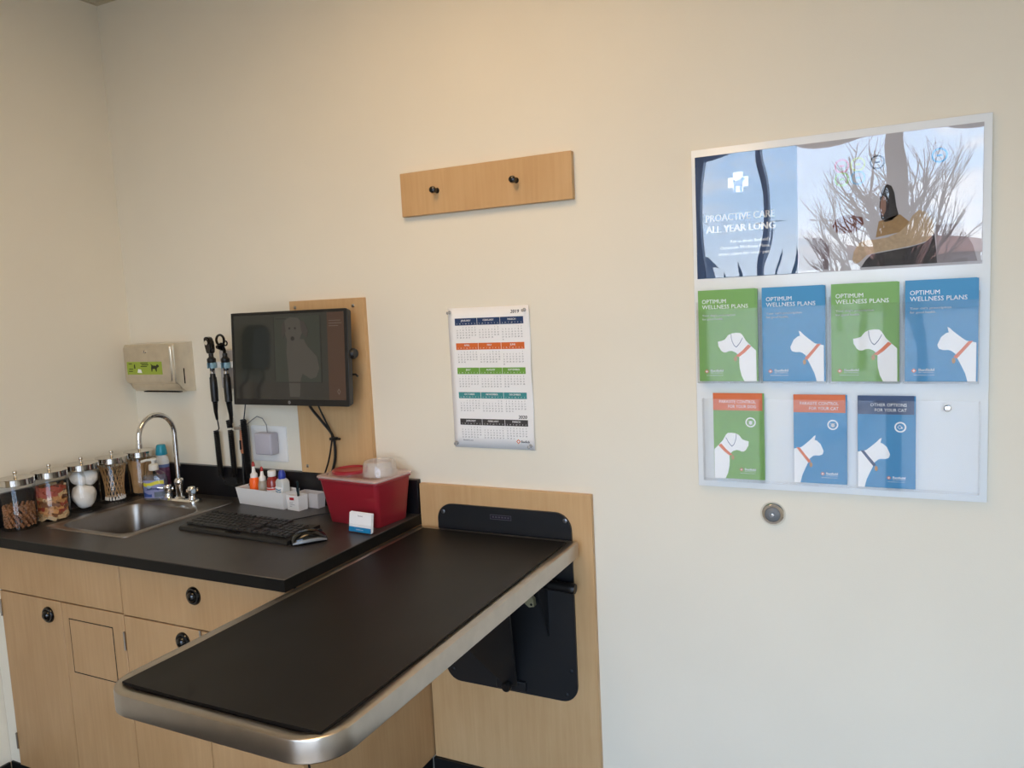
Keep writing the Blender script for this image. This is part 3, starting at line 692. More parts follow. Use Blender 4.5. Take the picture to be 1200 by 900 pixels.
bottle_shell(t, .021, .098, mat('red_brown_bottle', '8e2318', .25, coat=.4), .010); MB().lathe((0, 0, .100), [(.014, 0), (.0145, .002), (.0145, .018), (.013, .020), (0, .020)], 20).build('cap', M_WTIP, t)
l = MB().use(M_PAPER).lathe((0, 0, .03), [(.0214, 0), (.0214, .032)], 20, cap0=False, cap1=False); l.use(mat('label_red', 'c0392b', .5)).lathe((0, 0, .054), [(.0217, 0), (.0217, .006)], 20, cap0=False, cap1=False); l.build('label', M_PAPER, t)
t = dropper('square shouldered clear-white bottle with blue cap, rightmost in the tray', .793, 0, 0, 0); t.rotation_euler = (0, 0, R(-14))
MB().loops([[(p[0], p[1], z) for p in rrect(-.022+i, .022-i, -.016+i*.6, .016-i*.6, .005, 4)] for z, i in ((0, .001), (.003, 0), (.084, 0), (.092, .004), (.096, .010))], cap0=True, cap1=True).build('bottle', mat('pale_bottle', 'c9cdca', .3), t)
MB().lathe((0, 0, .095), [(.0125, 0), (.013, .002), (.0125, .017), (.010, .025), (.007, .030), (0, .031)], 20).build('cap', mat('cap_blue', '2b3f9e', .35), t)
l = MB().use(M_PAPER).box(-.0205, .0205, -.0168, -.0161, .028, .068); l.use(mat('label_stripe', '3c8ab0', .5))
for k in range(4): l.flat([(-.018, .034+.008*k), (-.002, .030+.008*k), (.014, .035+.008*k), (.014, .038+.008*k), (-.002, .034+.008*k), (-.018, .038+.008*k)], -.0171)
l.build('label', M_PAPER, t)
for i, (x, c, lab) in enumerate(((.66, 'd8d6cc', 'white ointment tube lying in the tray in front of the orange bottle'), (.705, 'cfd3d6', 'small pale tube with blue print lying in the tray before the cloudy bottle'))):
    tu = thing('ointment_tube', lab, 'tube', (x, -.086-.105*(x-.72), CZ+.048), (0, R(4), R(-8)))
    MB().loops([[(xx, ry*math.cos(2*math.pi*k/12), rz*math.sin(2*math.pi*k/12)) for k in range(12)] for xx, ry, rz in ((-.018, .009, .0009), (.012, .007, .006), (.016, .003, .003))], cap0=True, cap1=True).build('body', mat('tube_%d' % i, c, .4), tu)
    MB().lathe((.016, 0, 0), [(.0048, 0), (.0048, .010)], 10, (1, 0, 0)).build('cap', M_WTIP if i else M_REDTIP, tu)
bx = thing('small_box', 'small open white box with red print, at the right front of the tray', 'box', (.872, -.088, CZ), (0, 0, R(-8)))
open_box(MB(), .062, .042, .052, .002, .0015).build('box', M_WHITE, bx, smooth=20)
pm = MB().use(mat('print_red', 'b5202a', .5)).flat([(-.012, .036), (.010, .037), (.010, .046), (-.012, .045)], -.0220); pm.use(M_GREYINK)
for k, w in enumerate((.018, .026, .012)): pm.flat([(-.014, .026-.006*k), (-.014+w, .0262-.006*k), (-.014+w, .0272-.006*k), (-.014, .027-.006*k)], -.0218)
pm.build('print', M_INK, bx)
pn = thing('pen', 'dark teal pen standing in the small white box', 'pen', (.876, -.084, CZ+.0026), (R(3), R(2), 0))
MB().lathe((0, 0, 0), [(.001, 0), (.004, .008), (.0042, .075), (.0036, .095), (0, .097)], 10).build('barrel', mat('pen_teal', '10282c', .4), pn)
MB().box(-.0012, .0012, -.0062, -.0038, .060, .092).build('clip', M_BLKP, pn)
dt = thing('small_dish', 'small grey-white open tray behind the white box, against the backsplash', 'tray', (.897, -.0432, CZ), (0, 0, R(-6)))
open_box(MB(), .10, .038, .052, .004, .002).build('tray', mat('dish_grey', 'c9c3bf', .45), dt, smooth=20)

# ---- sharps container
sh = thing('sharps_container', 'translucent red sharps container with clear lid and funnel, at the right end of the worktop', 'sharps container', (1.1965, -.1225, CZ), (0, 0, R(-6)))
M_RED = mat('sharps_red', '98222d', .32, spec=.5, coat=.2); M_LID = mat('sharps_lid', 'c2504c', .25, coat=.3, trans=.35)
def rb_(x0, x1, y0, y1, r, z): return [(p[0], p[1], z) for p in rrect(x0, x1, y0, y1, r, 5)]
MB().loops([rb_(-.102, .102, -.066, .068, .012, 0), rb_(-.104, .104, -.068, .070, .014, .003), rb_(-.122, .122, -.088, .078, .016, .138), rb_(-.126, .126, -.092, .082, .016, .140), rb_(-.126, .126, -.092, .082, .016, .146)], cap0=True, cap1=True).build('body', M_RED, sh)
M_CLRL = thin('clear_lid_plastic', tint=(.95, .9, .9), haze=.30, hazecol=(.9, .75, .72), rough=.12)
MB().loops([rb_(-.129, .129, -.096, .084, .018, .1465), rb_(-.130, .130, -.097, .085, .018, .150), rb_(-.128, .128, -.095, .083, .018, .1535), rb_(-.116, .116, -.083, .072, .014, .156), rb_(-.112, .112, -.079, .068, .014, .154)], cap0=True, cap1=True).build('lid', M_CLRL, sh)
MB().lathe((-.058, -.006, .154), [(.060, 0), (.060, .007), (.055, .010), (.048, .010), (.044, .006), (.03, .005), (0, .005)], 32).build('rotor', M_RED, sh)
MB().lathe((.066, -.005, .155), [(.0555, 0), (.0545, .004), (.050, .038), (.047, .043), (.040, .044), (.037, .040), (.039, .02), (.041, .002)], 32, cap0=False, cap1=False).build('funnel', thin('funnel_plastic', tint=(.93, .92, .9), haze=.28, hazecol=(.85, .82, .78), rough=.08), sh)

# ---- card holder
ch = thing('card_holder', 'clear acrylic holder with white business cards standing in front of the sharps container', 'card holder', (1.266, -.252, CZ), (R(-8), 0, R(-6)))
h = MB(); h.box(-.048, .048, -.0125, -.011, .0, .026); h.box(-.048, .048, .004, .0055, 0, .050); h.box(-.048, .048, -.0108, .0038, .0, .0016)
h.box(-.048, .048, .0056, .022, .0, .0016); h.build('holder', M_ACRYL, ch)
for i, y in enumerate((-.008, -.0045, -.001)):
    card = thing('business_card', ('white business card with a blue printed foot, front one in the acrylic holder', 'white business card just behind the front card in the holder', 'white business card at the back of the acrylic holder')[i], 'card', ch.location, ch.rotation_euler, 'business cards in the holder')
    MB().box(-.0445, .0445, y, y+.0028, .0022+.001*i, .0595+.0012*i).build('card', M_PAPER, card)
    if i == 0:
        MB().box(-.0445, .0445, y-.0004, y-.0001, .0022, .017).build('print_band', M_BLUE, card)
        k = MB(); text(k, 'Banfield', 0, .049, .0045, y-.0004, 'C'); k.use(M_PRWHITE); text(k, 'Banfield.com', 0, .008, .004, y-.0008, 'C')
        k.mats = [M_GREYINK, M_PRWHITE]
        for f in k.bm.faces: f.material_index = 0 if f.calc_center_median().z > .03 else 1
        k.build('lettering', M_GREYINK, card)

# ---- keyboard
kb = thing('keyboard', 'black computer keyboard lying on the worktop between sink and mouse', 'keyboard', (.899, -.345, CZ), (0, 0, R(-2.6)))
KW, KD = .2345, .070
m = MB(); m.prism([(-KD, .0), (KD, .0), (KD, .022), (KD-.006, .024), (-KD+.03, .0155), (-KD+.004, .011), (-KD, .006)], -KW, KW, 'x'); m.build('case', M_BLKP, kb)
ky = MB(); rows = [(.0545, [(.0,)]),]
def key(x0, x1, y0, y1):
    y = (y0+y1)/2; z = .0155+(y+KD-.03)/(2*KD-.036)*.0085
    ky.loops([[(a, b_, z+.0005) for a, b_ in ((x0, y0), (x1, y0), (x1, y1), (x0, y1))], [(a, b_, z+.0062) for a, b_ in ((x0+.002, y0+.0018), (x1-.002, y0+.0018), (x1-.002, y1-.001), (x0+.002, y1-.001))]], cap1=True)
for r, y0 in enumerate((-.049, -.030, -.011, .008, .027, .049)):
    p = .0193; X = -KW+.010
    wid = {0: [1.4, 1.2, 1.4, 5.6, 1.4, 1.2, 1.3, 1.5], 1: [2.2]+[1]*10+[2.8], 2: [1.75]+[1]*11+[2.25], 3: [1.5]+[1]*12+[1.5], 4: [1]*13+[2], 5: [1, .6, 1, 1, 1, 1, .5, 1, 1, 1, 1, .5, 1, 1, 1, 1.4]}[r]
    for q in wid:
        if not (r == 5 and q < .7): key(X+.0006, X+q*p-.0006, y0, y0+.0178)
        X += q*p
    X = -KW+.010+15.35*p
    for q in range(3):
        if r in (2,) or (r == 1 and q != 1): continue
        key(X+q*p+.0006, X+(q+1)*p-.0006, y0, y0+.0178)
    X += 3.35*p
    if r < 5:
        for q in range(4): key(X+q*p+.0006, X+(q+1)*p-.0006, y0, y0+.0178)
tag(ky.build('keys', mat('key_black', '1a1a1a', .45), kb, smooth=0), kind='stuff')
MB().box(-.03, .03, -KD+.006, -KD+.018, .0115, .0135).build('palm_edge', M_BLKG, kb)
cable('thin black keyboard cable running from the keyboard to behind the sharps container', [(.93, -.272, .922), (.945, -.24, .9105), (.97, -.19, .9095), (1.005, -.13, .9095), (1.05, -.085, .9095), (1.07, -.045, .9095), (1.06, -.03, .92)], .0020, 'keyboard_cable')
# ---- mouse
ms = thing('mouse', 'black computer mouse with a silver side strip, right of the keyboard', 'mouse', (1.168, -.375, CZ), (0, 0, R(-38)))
def sect(y, w, h):
    half = [(w*.93, 0), (w, h*.22), (w*.99, h*.42), (w*.93, h*.62), (w*.80, h*.82), (w*.55, h*.95), (w*.25, h)]
    return [(x, y, z) for x, z in half]+[(-x, y, z) for x, z in half[::-1]]
SEC = [(-.053, .010, .006), (-.050, .020, .017), (-.040, .0265, .027), (-.022, .0305, .034), (.0, .031, .0365), (.022, .0295, .034), (.038, .0275, .027), (.048, .0235, .018), (.052, .017, .009)]
m = MB(); m.loops([sect(*q) for q in SEC], cap0=True, cap1=True, ring=True); m.build('shell', M_BLKG, ms)
for s_i in (-1, 1):
    q = MB(); LL = []
    for y, w, h in SEC[1:-1]:
        LL.append([(s_i*w*1.0, y, h*.20), (s_i*(w+.0012), y, h*.24), (s_i*(w*.99+.0012), y, h*.44), (s_i*w*.98, y, h*.47)])
    q.loops(LL, cap0=True, cap1=True); q.build('side_strip', mat('silver_plastic', '9b9da0', .3, .6), ms)
MB().lathe((-.003, .033, .0265), [(.0, 0), (.0075, .0), (.0075, .006), (0, .006)], 16, (1, 0, 0)).build('wheel', M_BLKP, ms)

# ================================================================= FOLDING EXAM TABLE
lp = thing('wall_panel', 'wide low maple panel on the wall behind the exam table', 'wall panel', (1.622, 0, .0722))
O = (1.622, 0, .0722)
MB(O).box(1.3275, 1.919, -.018, 0, .0725, 1.0085, .001, 1).build('board', M_MAPLE2, lp)

ex = thing('exam_table', 'steel-rimmed folding exam table with black mat, mounted on the low maple panel', 'exam table', (1.61, -.02, .868))
O = (1.61, -.02, .868)
TX0, TX1, TY0, TY1 = 1.3325, 1.887, -1.183, -.042
def tl(i, z):
    return [(p[0], p[1], z) for p in rrect(TX0+i, TX1-i, TY0+i, TY1-i, (max(.075-i, .012), max(.085-i, .012), max(.012-i, .002), max(.012-i, .002)), 8)]
MB(O).loops([tl(.022, .8300), tl(.003, .8300), tl(0, .8330), tl(0, .8710), tl(.0012, .8742), tl(.004, .8756), tl(.012, .8758), tl(.029, .8732), tl(.032, .8710), tl(.032, .8655), tl(.022, .8655), tl(.022, .8300)], ring=True).build('rim', M_RIM, ex)
MB(O).loops([tl(.0235, .8370), tl(.0235, .8650)], cap0=True, cap1=True).build('deck', M_STEEL, ex)
mm = MB(O); nx, ny = 16, 30; g = {}
for i in range(nx+1):
    for j in range(ny+1):
        u, v = i/nx, j/ny; x = TX0+.032+(TX1-TX0-.062)*u; y = TY0+.034+(TY1-TY0-.058)*v
        e = min(u, 1-u)*nx; f_ = min(v, 1-v)*ny*.7
        lift = .0035*math.exp(-min(e, f_)*1.1)+.002*(max(0, 1-u*4)*max(0, 1-v*6)+max(0, 1-(1-u)*4)*max(0, 1-v*6))+.0006*noise.noise(Vector((x*9, y*9, 0)))
        g[i, j] = mm.v((x, y, 0.8742+lift))
for i in range(nx):
    for j in range(ny): mm.face([g[i, j], g[i+1, j], g[i+1, j+1], g[i, j+1]])
B = [g[i, 0] for i in range(nx+1)]+[g[nx, j] for j in range(1, ny+1)]+[g[i, ny] for i in range(nx-1, -1, -1)]+[g[0, j] for j in range(ny-1, 0, -1)]
lo_ = [mm.bm.verts.new((v.co.x, v.co.y, .866-O[2])) for v in B]
for i in range(len(B)): mm.face([B[i], B[(i+1) % len(B)], lo_[(i+1) % len(B)], lo_[i]])
mm.build('mat', M_MAT, ex, smooth=50)
wp = MB(O); PL = rrect(1.397, 1.856, .362, .9505, .052, 8)
wp.prism(PL, -.0185, -.0265); bmesh.ops.recalc_face_normals(wp.bm, faces=wp.bm.faces[:])
pl_ = wp.build('wall_plate', M_PLATE, ex)
for x, z in ((1.418, .925), (1.838, .928), (1.838, .462), (1.421, .400), (1.820, .385), (1.84, .80)): screw(O, (x, -.0265, z), .007, pl_, M_ALU if z > .9 else mat('dark_screw', '3c3f42', .5, 1))
nb = MB(O).box(1.588, 1.661, -.0275, -.0266, .9135, .9285, .0006, 1).build('name_plate', mat('plate_purple', '2b2233', .4), pl_)
q = MB(O).use(M_ALU); 
for a in ((1.588, 1.661, .9135, .9150), (1.588, 1.661, .9270, .9285), (1.588, 1.5895, .915, .927), (1.6595, 1.661, .915, .927)): q.box(a[0], a[1], -.0282, -.0276, a[2], a[3])
for k in range(6): q.flat([(1.595+.0105*k, .919), (1.602+.0105*k, .919), (1.602+.0105*k, .9235), (1.595+.0105*k, .9235)], -.0278)
q.build('plate_border', M_ALU, nb)
# folding V brace from the low pivot up to the table underside
br = MB(O); A0, A1 = Vector((1.612, -.040, .392)), Vector((1.660, -.040, .392)); B0, B1 = Vector((1.375, -.300, .830)), Vector((1.775, -.300, .830))
nrm = (B0-A0).cross(A1-A0).normalized()*.004
br.loops([[A0+nrm, A1+nrm, B1+nrm, B0+nrm], [A0-nrm, A1-nrm, B1-nrm, B0-nrm]], cap0=True, cap1=True); br.build('brace', M_PLATE, ex)
MB(O).lathe((1.636, -.046, .396), [(.010, 0), (.010, .010), (.014, .012), (.015, .026), (.012, .031), (0, .031)], 18, (0, -1, 0)).build('pivot_knob', M_BLKP, ex)
MB(O).box(1.585, 1.687, -.040, -.027, .372, .404, .002, 1).build('pivot_block', M_PLATE, ex)
for x in (1.44, 1.768):
    MB(O).prism([(-.0268, .835), (-.125, .835), (-.12, .80), (-.0268, .56)], x-.003, x+.003, 'x').build('gusset', M_PLATE, ex)
MB(O).lathe((1.7712, -.060, .741), [(.018, 0), (.018, .006), (.0145, .008), (.0145, .020), (.0155, .022)]+[(.0155-.0012*(k % 2), .026+.007*k) for k in range(8)]+[(.016, .082), (.0165, .088), (.0165, .100), (.0145, .105), (0, .1055)], 22, (1, 0, -.05)).build('handle', M_BLKP, ex)
lv = MB(O); lv.prism([(1.690, .725), (1.705, .730), (1.722, .712), (1.742, .690), (1.744, .668), (1.728, .664), (1.712, .676), (1.698, .70)], -.070, -.052); lv.build('latch_lever', mat('latch_beige', '8f8a6c', .5), ex)
MB(O).lathe((1.7365, -.070, .675), [(.004, 0), (.004, .002), (0, .0026)], 10, (0, -1, 0)).build('latch_screw', M_CHROME, ex)

# ================================================================= WALL: PEG RAIL, CALENDAR, BUMPER
pg = thing('peg_rail', 'maple board with two black knobs mounted high on the wall', 'peg rail', (1.613, 0, 1.92))
O = (1.613, 0, 1.92)
MB(O).box(1.327, 1.900, -.019, 0, 1.857, 1.9895, .0012, 1).build('board', M_MAPLE2, pg)
for x, z in ((1.459, 1.9255), (1.727, 1.9265)):
    MB(O).lathe((x, -.019, z), [(.0085, 0), (.006, .003), (.0045, .012), (.0055, .016), (.009, .019), (.0108, .025), (.009, .031), (.004, .034), (0, .0345)], 20, (0, -1, 0)).build('peg', M_BLKG, pg)

cx0, cx1, cz0, cz1 = 1.4635, 1.743, 1.132, 1.567
cl = thing('calendar', 'white year calendar sheet with coloured month bands pinned on the wall below the peg rail', 'calendar', ((cx0+cx1)/2, 0, cz0), )
O = ((cx0+cx1)/2, 0, cz0); CY = -.004
s_ = MB(O); cols = [cx0, cx0+.02, cx0+.26, cx0+.268, cx0+.2745, cx1]; yo = [0, 0, 0, -.0015, -.0035, -.0065]
nr = 12; gg = [[s_.v((x, CY+yo[i]*(.5+.5*math.sin(j*1.1+.6))*1.0, cz0+(cz1-cz0)*j/nr)) for i, x in enumerate(cols)] for j in range(nr+1)]
for j in range(nr):
    for i in range(len(cols)-1): s_.face([gg[j][i], gg[j][i+1], gg[j+1][i+1], gg[j+1][i]])
sheet = s_.build('sheet', M_PAPER, cl)
so = sheet.modifiers.new('thickness', 'SOLIDIFY'); so.thickness = .0006; so.offset = 0
def cu(u): return cx0+(cx1-cx0)*u
def cv(v): return cz1-(cz1-cz0)*v
bands = [(.074, .050, M_NAVY, ('JANUARY', 'FEBRUARY', 'MARCH'), (2, 5, 5), (31, 28, 31)), (.250, .047, M_ORANGE, ('APRIL', 'MAY', 'JUNE'), (1, 3, 6), (30, 31, 30)),
         (.425, .046, M_GREEN, ('JULY', 'AUGUST', 'SEPTEMBER'), (1, 4, 0), (31, 31, 30)), (.600, .045, M_TEAL, ('OCTOBER', 'NOVEMBER', 'DECEMBER'), (2, 5, 0), (31, 30, 31)),
         (.792, .045, M_GREYINK, ('JANUARY', 'FEBRUARY', 'MARCH'), (3, 6, 0), (31, 29, 31))]
us = [(.085, .362), (.367, .644), (.649, .925)]; y1 = CY-.0006; y2 = CY-.0009
num = MB(O)
for v0, hv, mm_, names, st_, nd in bands:
    bd = MB(O); lt = MB(O)
    for (u0, u1), nm in zip(us, names):
        bd.flat([(cu(u0), cv(v0+hv)), (cu(u1), cv(v0+hv)), (cu(u1), cv(v0)), (cu(u0), cv(v0))], y1)
        text(lt, nm, cu((u0+u1)/2), cv(v0+hv*.46), .0058, y2, 'C', fat=.0003)
        for k, dd in enumerate('SMTWTFS'): text(lt, dd, cu(u0+.026+(u1-u0-.052)*k/6), cv(v0+hv*.88), .0042, y2, 'C')
    bd_o = bd.build('month_band', mm_, cl, 0); lt.build('lettering', M_PRWHITE, bd_o, 0)
    for (u0, u1), s0, n in zip(us, st_, nd):
        for d in range(n):
            c_ = (s0+d) % 7; r_ = (s0+d)//7
            text(num, str(d+1), cu(u0+.026+(u1-u0-.052)*c_/6), cv(v0+hv+.021+.0178*r_), .0042, y1, 'C')
tag(num.build('date_numerals', M_INK, cl, 0), kind='stuff')
for a_ in (('2019', cu(.875), cv(.050), .0105, y1, 'R', None, .2, .0005), ('2020', cu(.915), cv(.783), .0105, y1, 'R', None, .1, .0005), ('Banfield.com', cu(.115), cv(.952), .005, y1, 'L', None, 0, 0), ('Banfield', cu(.835), cv(.953), .0075, y1, 'L', .030, 0, .0003)):
    l_ = MB(O); text(l_, *a_); l_.build('lettering', M_INK, cl, 0)
def emblem(org, parent, cx, cz, r, y):
    e = MB(org).use(M_ORANGE); e.flat([(cx-r, cz), (cx, cz-r), (cx+r, cz), (cx, cz+r)], y); e.use(M_PRWHITE); a, c = r*.16, r*.5
    e.flat([(cx-a, cz-c), (cx+a, cz-c), (cx+a, cz-a), (cx+c, cz-a), (cx+c, cz+a), (cx+a, cz+a), (cx+a, cz+c), (cx-a, cz+c), (cx-a, cz+a), (cx-c, cz+a), (cx-c, cz-a), (cx-a, cz-a)], y-.0003)
    return e.build('emblem', M_ORANGE, parent, 0)
emblem(O, cl, cu(.80), cv(.945), .0075, y1)
M_PIN = thin('pin_plastic', tint=(.8, .8, .8), haze=.45, hazecol=(.6, .6, .58), rough=.05)
for lab, x, z in (('top left', 1.472, 1.5545), ('top right', 1.7285, 1.5535), ('bottom left', 1.473, 1.1455), ('bottom right', 1.7285, 1.1445)):
    p = thing('push_pin', 'clear push pin at the %s corner of the calendar' % lab, 'push pin', (x, CY, z), (R(8), 0, R(-10)))
    MB().lathe((0, -.0012, 0), [(.0055, 0), (.0058, .0015), (.0035, .003), (.0028, .008), (.0045, .0105), (.0048, .0125), (.003, .0135), (0, .0136)], 14, (0, -1, 0)).build('head', M_PIN, p)
    MB().lathe((0, .004, 0), [(.0006, 0), (.0006, .0055)], 6, (0, -1, 0)).build('needle', M_CHROME, p)

wb = thing('wall_bumper', 'round chrome wall bumper with grey rubber centre below the display board', 'wall bumper', (2.424, 0, .9895))
MB().lathe((0, 0, 0), [(.032, 0), (.0325, .003), (.030, .008), (.026, .0115), (.020, .0115), (.0185, .007)], 36, (0, -1, 0), cap1=False).build('ring', M_CHROME, wb)
MB().lathe((0, -.004, 0), [(.0187, 0), (.0187, .005), (.015, .009), (.008, .0115), (.0075, .010), (0, .0098)], 28, (0, -1, 0)).build('rubber', mat('bumper_grey', '77797a', .4), wb)
MB().lathe((0, -.0138, 0), [(.0035, 0), (.0035, .0015), (0, .002)], 14, (0, -1, 0)).build('screw', M_CHROME, wb)

# ================================================================= DISPLAY BOARD WITH BROCHURES
DX0, DX1, DZ0, DZ1 = 2.232, 2.907, 1.056, 1.947
O = (2.5695, 0, 1.056); YB = -.012
db = thing('display_board', 'large white display board with clear pockets on the wall at the right', 'display board', O)
MB(O).box(DX0, DX1, YB, -.001, DZ0, DZ1, .0015, 2).build('backing', M_BOARD, db)
PX0, PX1, PZ0, PZ1 = 2.242, 2.8905, 1.614, 1.928
# slightly wavy clear cover over the poster
cvr = MB(O); nx, nz = 80, 24; LL = []
for side in (0, 1):
    rows_ = []
    for j in range(nz+1):
        row = []
        for i in range(nx+1):
            u, v = i/nx, j/nz
            w = .00034*math.sin(2*math.pi*u*2.05+1.1+1.6*math.sin(3.1*v))*math.sin(math.pi*v)**.6+.0007*math.sin(math.pi*v)*(1-.3*u)+.0003*math.sin(math.pi*v)**2*math.sin(5*u)
            row.append(cvr.v((PX0+.001+(PX1-PX0-.002)*u, YB-.0022-w-.0015*side, PZ0+.001+(PZ1-PZ0-.002)*v)))
        rows_.append(row)
    LL.append(rows_)
for side in (0, 1):
    for j in range(nz):
        for i in range(nx): cvr.face([LL[side][j][i], LL[side][j][i+1], LL[side][j+1][i+1], LL[side][j+1][i]])
for j in range(nz):
    for i in (0, nx): cvr.face([LL[0][j][i], LL[0][j+1][i], LL[1][j+1][i], LL[1][j][i]])
for i in range(nx):
    for j in (0, nz): cvr.face([LL[0][j][i], LL[0][j][i+1], LL[1][j][i+1], LL[1][j][i]])
cvr.build('poster_cover', M_COVER, db, smooth=60)
ps = thing('poster', 'poster with white lettering on dark blue beside a photograph, atop the display board', 'poster', (2.566, YB, PZ0))
P = (2.566, YB, PZ0); PM = PX0+.388*(PX1-PX0)
MB(P).box(PX0, PX1, YB-.0006, YB-.0001, PZ0, PZ1).build('sheet', mat('poster_pale', 'b9b5b6', .5, var=.06, vscale=6), ps)
MB(P).box(PX0, PM, YB-.0009, YB-.0007, PZ0, PZ1).build('blue_field', mat('poster_navy', '123a66', .5), ps)
y1, y2, y3 = YB-.0012, YB-.0014, YB-.0016
def pu_(u, v): return (PX0+(PX1-PX0)*u, PZ0+(PZ1-PZ0)*v)
ph_ = MB(P).use(mat('poster_hair', '231a17', .6)).flat([pu_(*q) for q in ((.672, .46), (.674, .54), (.682, .60), (.697, .63), (.712, .615), (.722, .56), (.728, .46), (.735, .40), (.715, .36), (.69, .35), (.678, .38))], y1)
ph_.use(mat('poster_skin', '8a6450', .6)).flat([pu_(*q) for q in ((.674, .44), (.676, .51), (.684, .55), (.694, .53), (.694, .44), (.684, .39))], y2)
ph_.use(mat('poster_knit', 'b79f7f', .7, var=.12, vscale=120)).flat([pu_(*q) for q in ((.58, .08), (.585, .14), (.60, .20), (.62, .225), (.66, .225), (.70, .235), (.74, .27), (.765, .32), (.78, .38), (.80, .42), (.825, .40), (.845, .34), (.85, .24), (.83, .19), (.79, .165), (.73, .145), (.67, .13), (.63, .11), (.605, .06), (.59, .05))], y2)
ph_.use(mat('poster_sweater', 'a08055', .7, var=.1, vscale=90)).flat([pu_(*q) for q in ((.66, .24), (.67, .36), (.74, .40), (.77, .34), (.75, .27))], y1)
ph_.use(mat('poster_darkdog', '35302e', .7, var=.2, vscale=60)).flat([pu_(*q) for q in ((.61, .02), (.625, .07), (.645, .115), (.70, .13), (.77, .15), (.82, .175), (.85, .24), (.857, .12), (.86, .02))], y1)
ph_.use(mat('poster_brown', '6e3f33', .7)).flat([pu_(*q) for q in ((.51, .35), (.525, .40), (.55, .425), (.585, .42), (.615, .40), (.62, .35), (.60, .30), (.555, .285), (.525, .30))], y1)
ph_.use(mat('poster_wall', '8f8688', .7)).flat([pu_(*q) for q in ((.86, .02), (.855, .30), (.93, .30), (.97, .14), (.985, .02))], y1)
ph_.use(mat('poster_car', '75666a', .7)).flat([pu_(*q) for q in ((.39, .02), (.39, .28), (.47, .27), (.50, .20), (.50, .02))], y1)
tag(ph_.build('photograph', M_INK, ps, 0), 'printed photograph of a person in a beige knit sweater hugging a dark dog')
ic = MB(P)
def ring(mb, cx, cz, r, w, y, n=28):
    A = [mb.v((cx+r*math.cos(2*math.pi*i/n), y, cz+r*math.sin(2*math.pi*i/n))) for i in range(n)]; B_ = [mb.v((cx+(r-w)*math.cos(2*math.pi*i/n), y, cz+(r-w)*math.sin(2*math.pi*i/n))) for i in range(n)]
    for i in range(n): mb.face([A[i], A[(i+1) % n], B_[(i+1) % n], B_[i]])
for (u, v), c in (((.545, .80), 'd77f8f'), ((.60, .80), 'c9d36a'), ((.545, .70), 'a6d07a'), ((.60, .70), '7fb4d8'), ((.665, .80), '16171a'), ((.865, .80), '2f9fd6')):
    ic.use(mat('icon_'+c, c, .5)); q = pu_(u, v); ring(ic, q[0], q[1], .0165, .0035, y1)
    ic.flat([(q[0]-.006, q[1]-.002), (q[0]+.006, q[1]-.002), (q[0]+.006, q[1]+.002), (q[0]-.006, q[1]+.002)], y1)
ic.build('icons', M_INK, ps, 0)
lt = MB(P); q = pu_(.055, 0)[0]; rx = pu_(.305, 0)[0]
text(lt, 'PROACTIVE CARE', rx, PZ0+.146, .0185, y1, 'R', width=.172, fat=.0006); lt.build('lettering', M_PRWHITE, ps, 0)
lt = MB(P); text(lt, 'ALL YEAR LONG', rx, PZ0+.117, .0185, y1, 'R', width=.172, fat=.0010); lt.build('lettering', M_PRWHITE, ps, 0); lt = MB(P)
for k, s in enumerate(("Ask us about Banfield's", 'Optimum Wellness Plans,', 'smart plans for your pet.')): text(lt, s, rx-.012, PZ0+.088-.0155*k, .0085, y1, 'R', width=(.10, .125, .13)[k])
lt.build('lettering', M_PRWHITE, ps, 0)
cr = MB(P); cx, cz = pu_(.168, .765); a, c = .0125, .0255
cr.use(M_PRWHITE).flat([(cx-a, cz-c), (cx+a, cz-c), (cx+a, cz-a), (cx+c, cz-a), (cx+c, cz+a), (cx+a, cz+a), (cx+a, cz+c), (cx-a, cz+c), (cx-a, cz+a), (cx-c, cz+a), (cx-c, cz-a), (cx-a, cz-a)], y1)
cr.use(mat('emblem_blue', '4f7fb0', .5)).flat([(cx-.012, cz-.026), (cx-.006, cz-.026), (cx-.005, cz-.010), (cx+.004, cz-.010), (cx+.005, cz-.026), (cx+.010, cz-.026), (cx+.011, cz-.002), (cx+.014, cz+.004), (cx+.018, cz+.007), (cx+.011, cz+.012), (cx+.006, cz+.006), (cx-.006, cz+.003), (cx-.014, cz+.008), (cx-.011, cz-.003)], y2)
cr.build('emblem', M_PRWHITE, ps, 0)

# animal silhouettes in cover units (x 0..1, z 0..1 of the cover)
def nrm_(pts, x0, x1, y0, y1): return [((x-x0)/(x1-x0), (y1-y)/(y1-y0)) for x, y in pts]
DOG = nrm_([(224, 475), (250, 470), (275, 462), (300, 432), (328, 420), (360, 417), (388, 419), (403, 432), (430, 475), (463, 508), (498, 540), (500, 750), (412, 750), (392, 710), (380, 660), (377, 620), (378, 588), (372, 568), (350, 550), (322, 540), (300, 543), (285, 550), (265, 550), (247, 538), (238, 522), (228, 508)], 84, 501, 120, 750)
DEAR = nrm_([(320, 425), (321, 450), (328, 478), (340, 503), (356, 517), (362, 515), (385, 490), (406, 452), (403, 450), (382, 486), (358, 512), (343, 500), (332, 478), (325, 450), (324, 426)], 84, 501, 120, 750)
DCOL = nrm_([(352, 576), (400, 540), (443, 497), (465, 510), (420, 552), (378, 582)], 84, 501, 120, 750)
CAT = nrm_([(760, 515), (772, 490), (785, 465), (815, 442), (833, 437), (824, 403), (840, 410), (858, 428), (882, 447), (915, 472), (945, 492), (1008, 505), (1008, 752), (955, 752), (940, 700), (915, 650), (893, 610), (876, 574), (850, 555), (830, 549), (800, 550), (772, 542), (764, 530)], 546, 1009, 98, 752)
CCOL = nrm_([(866, 592), (910, 548), (958, 496), (988, 494), (935, 552), (885, 606)], 546, 1009, 98, 752)
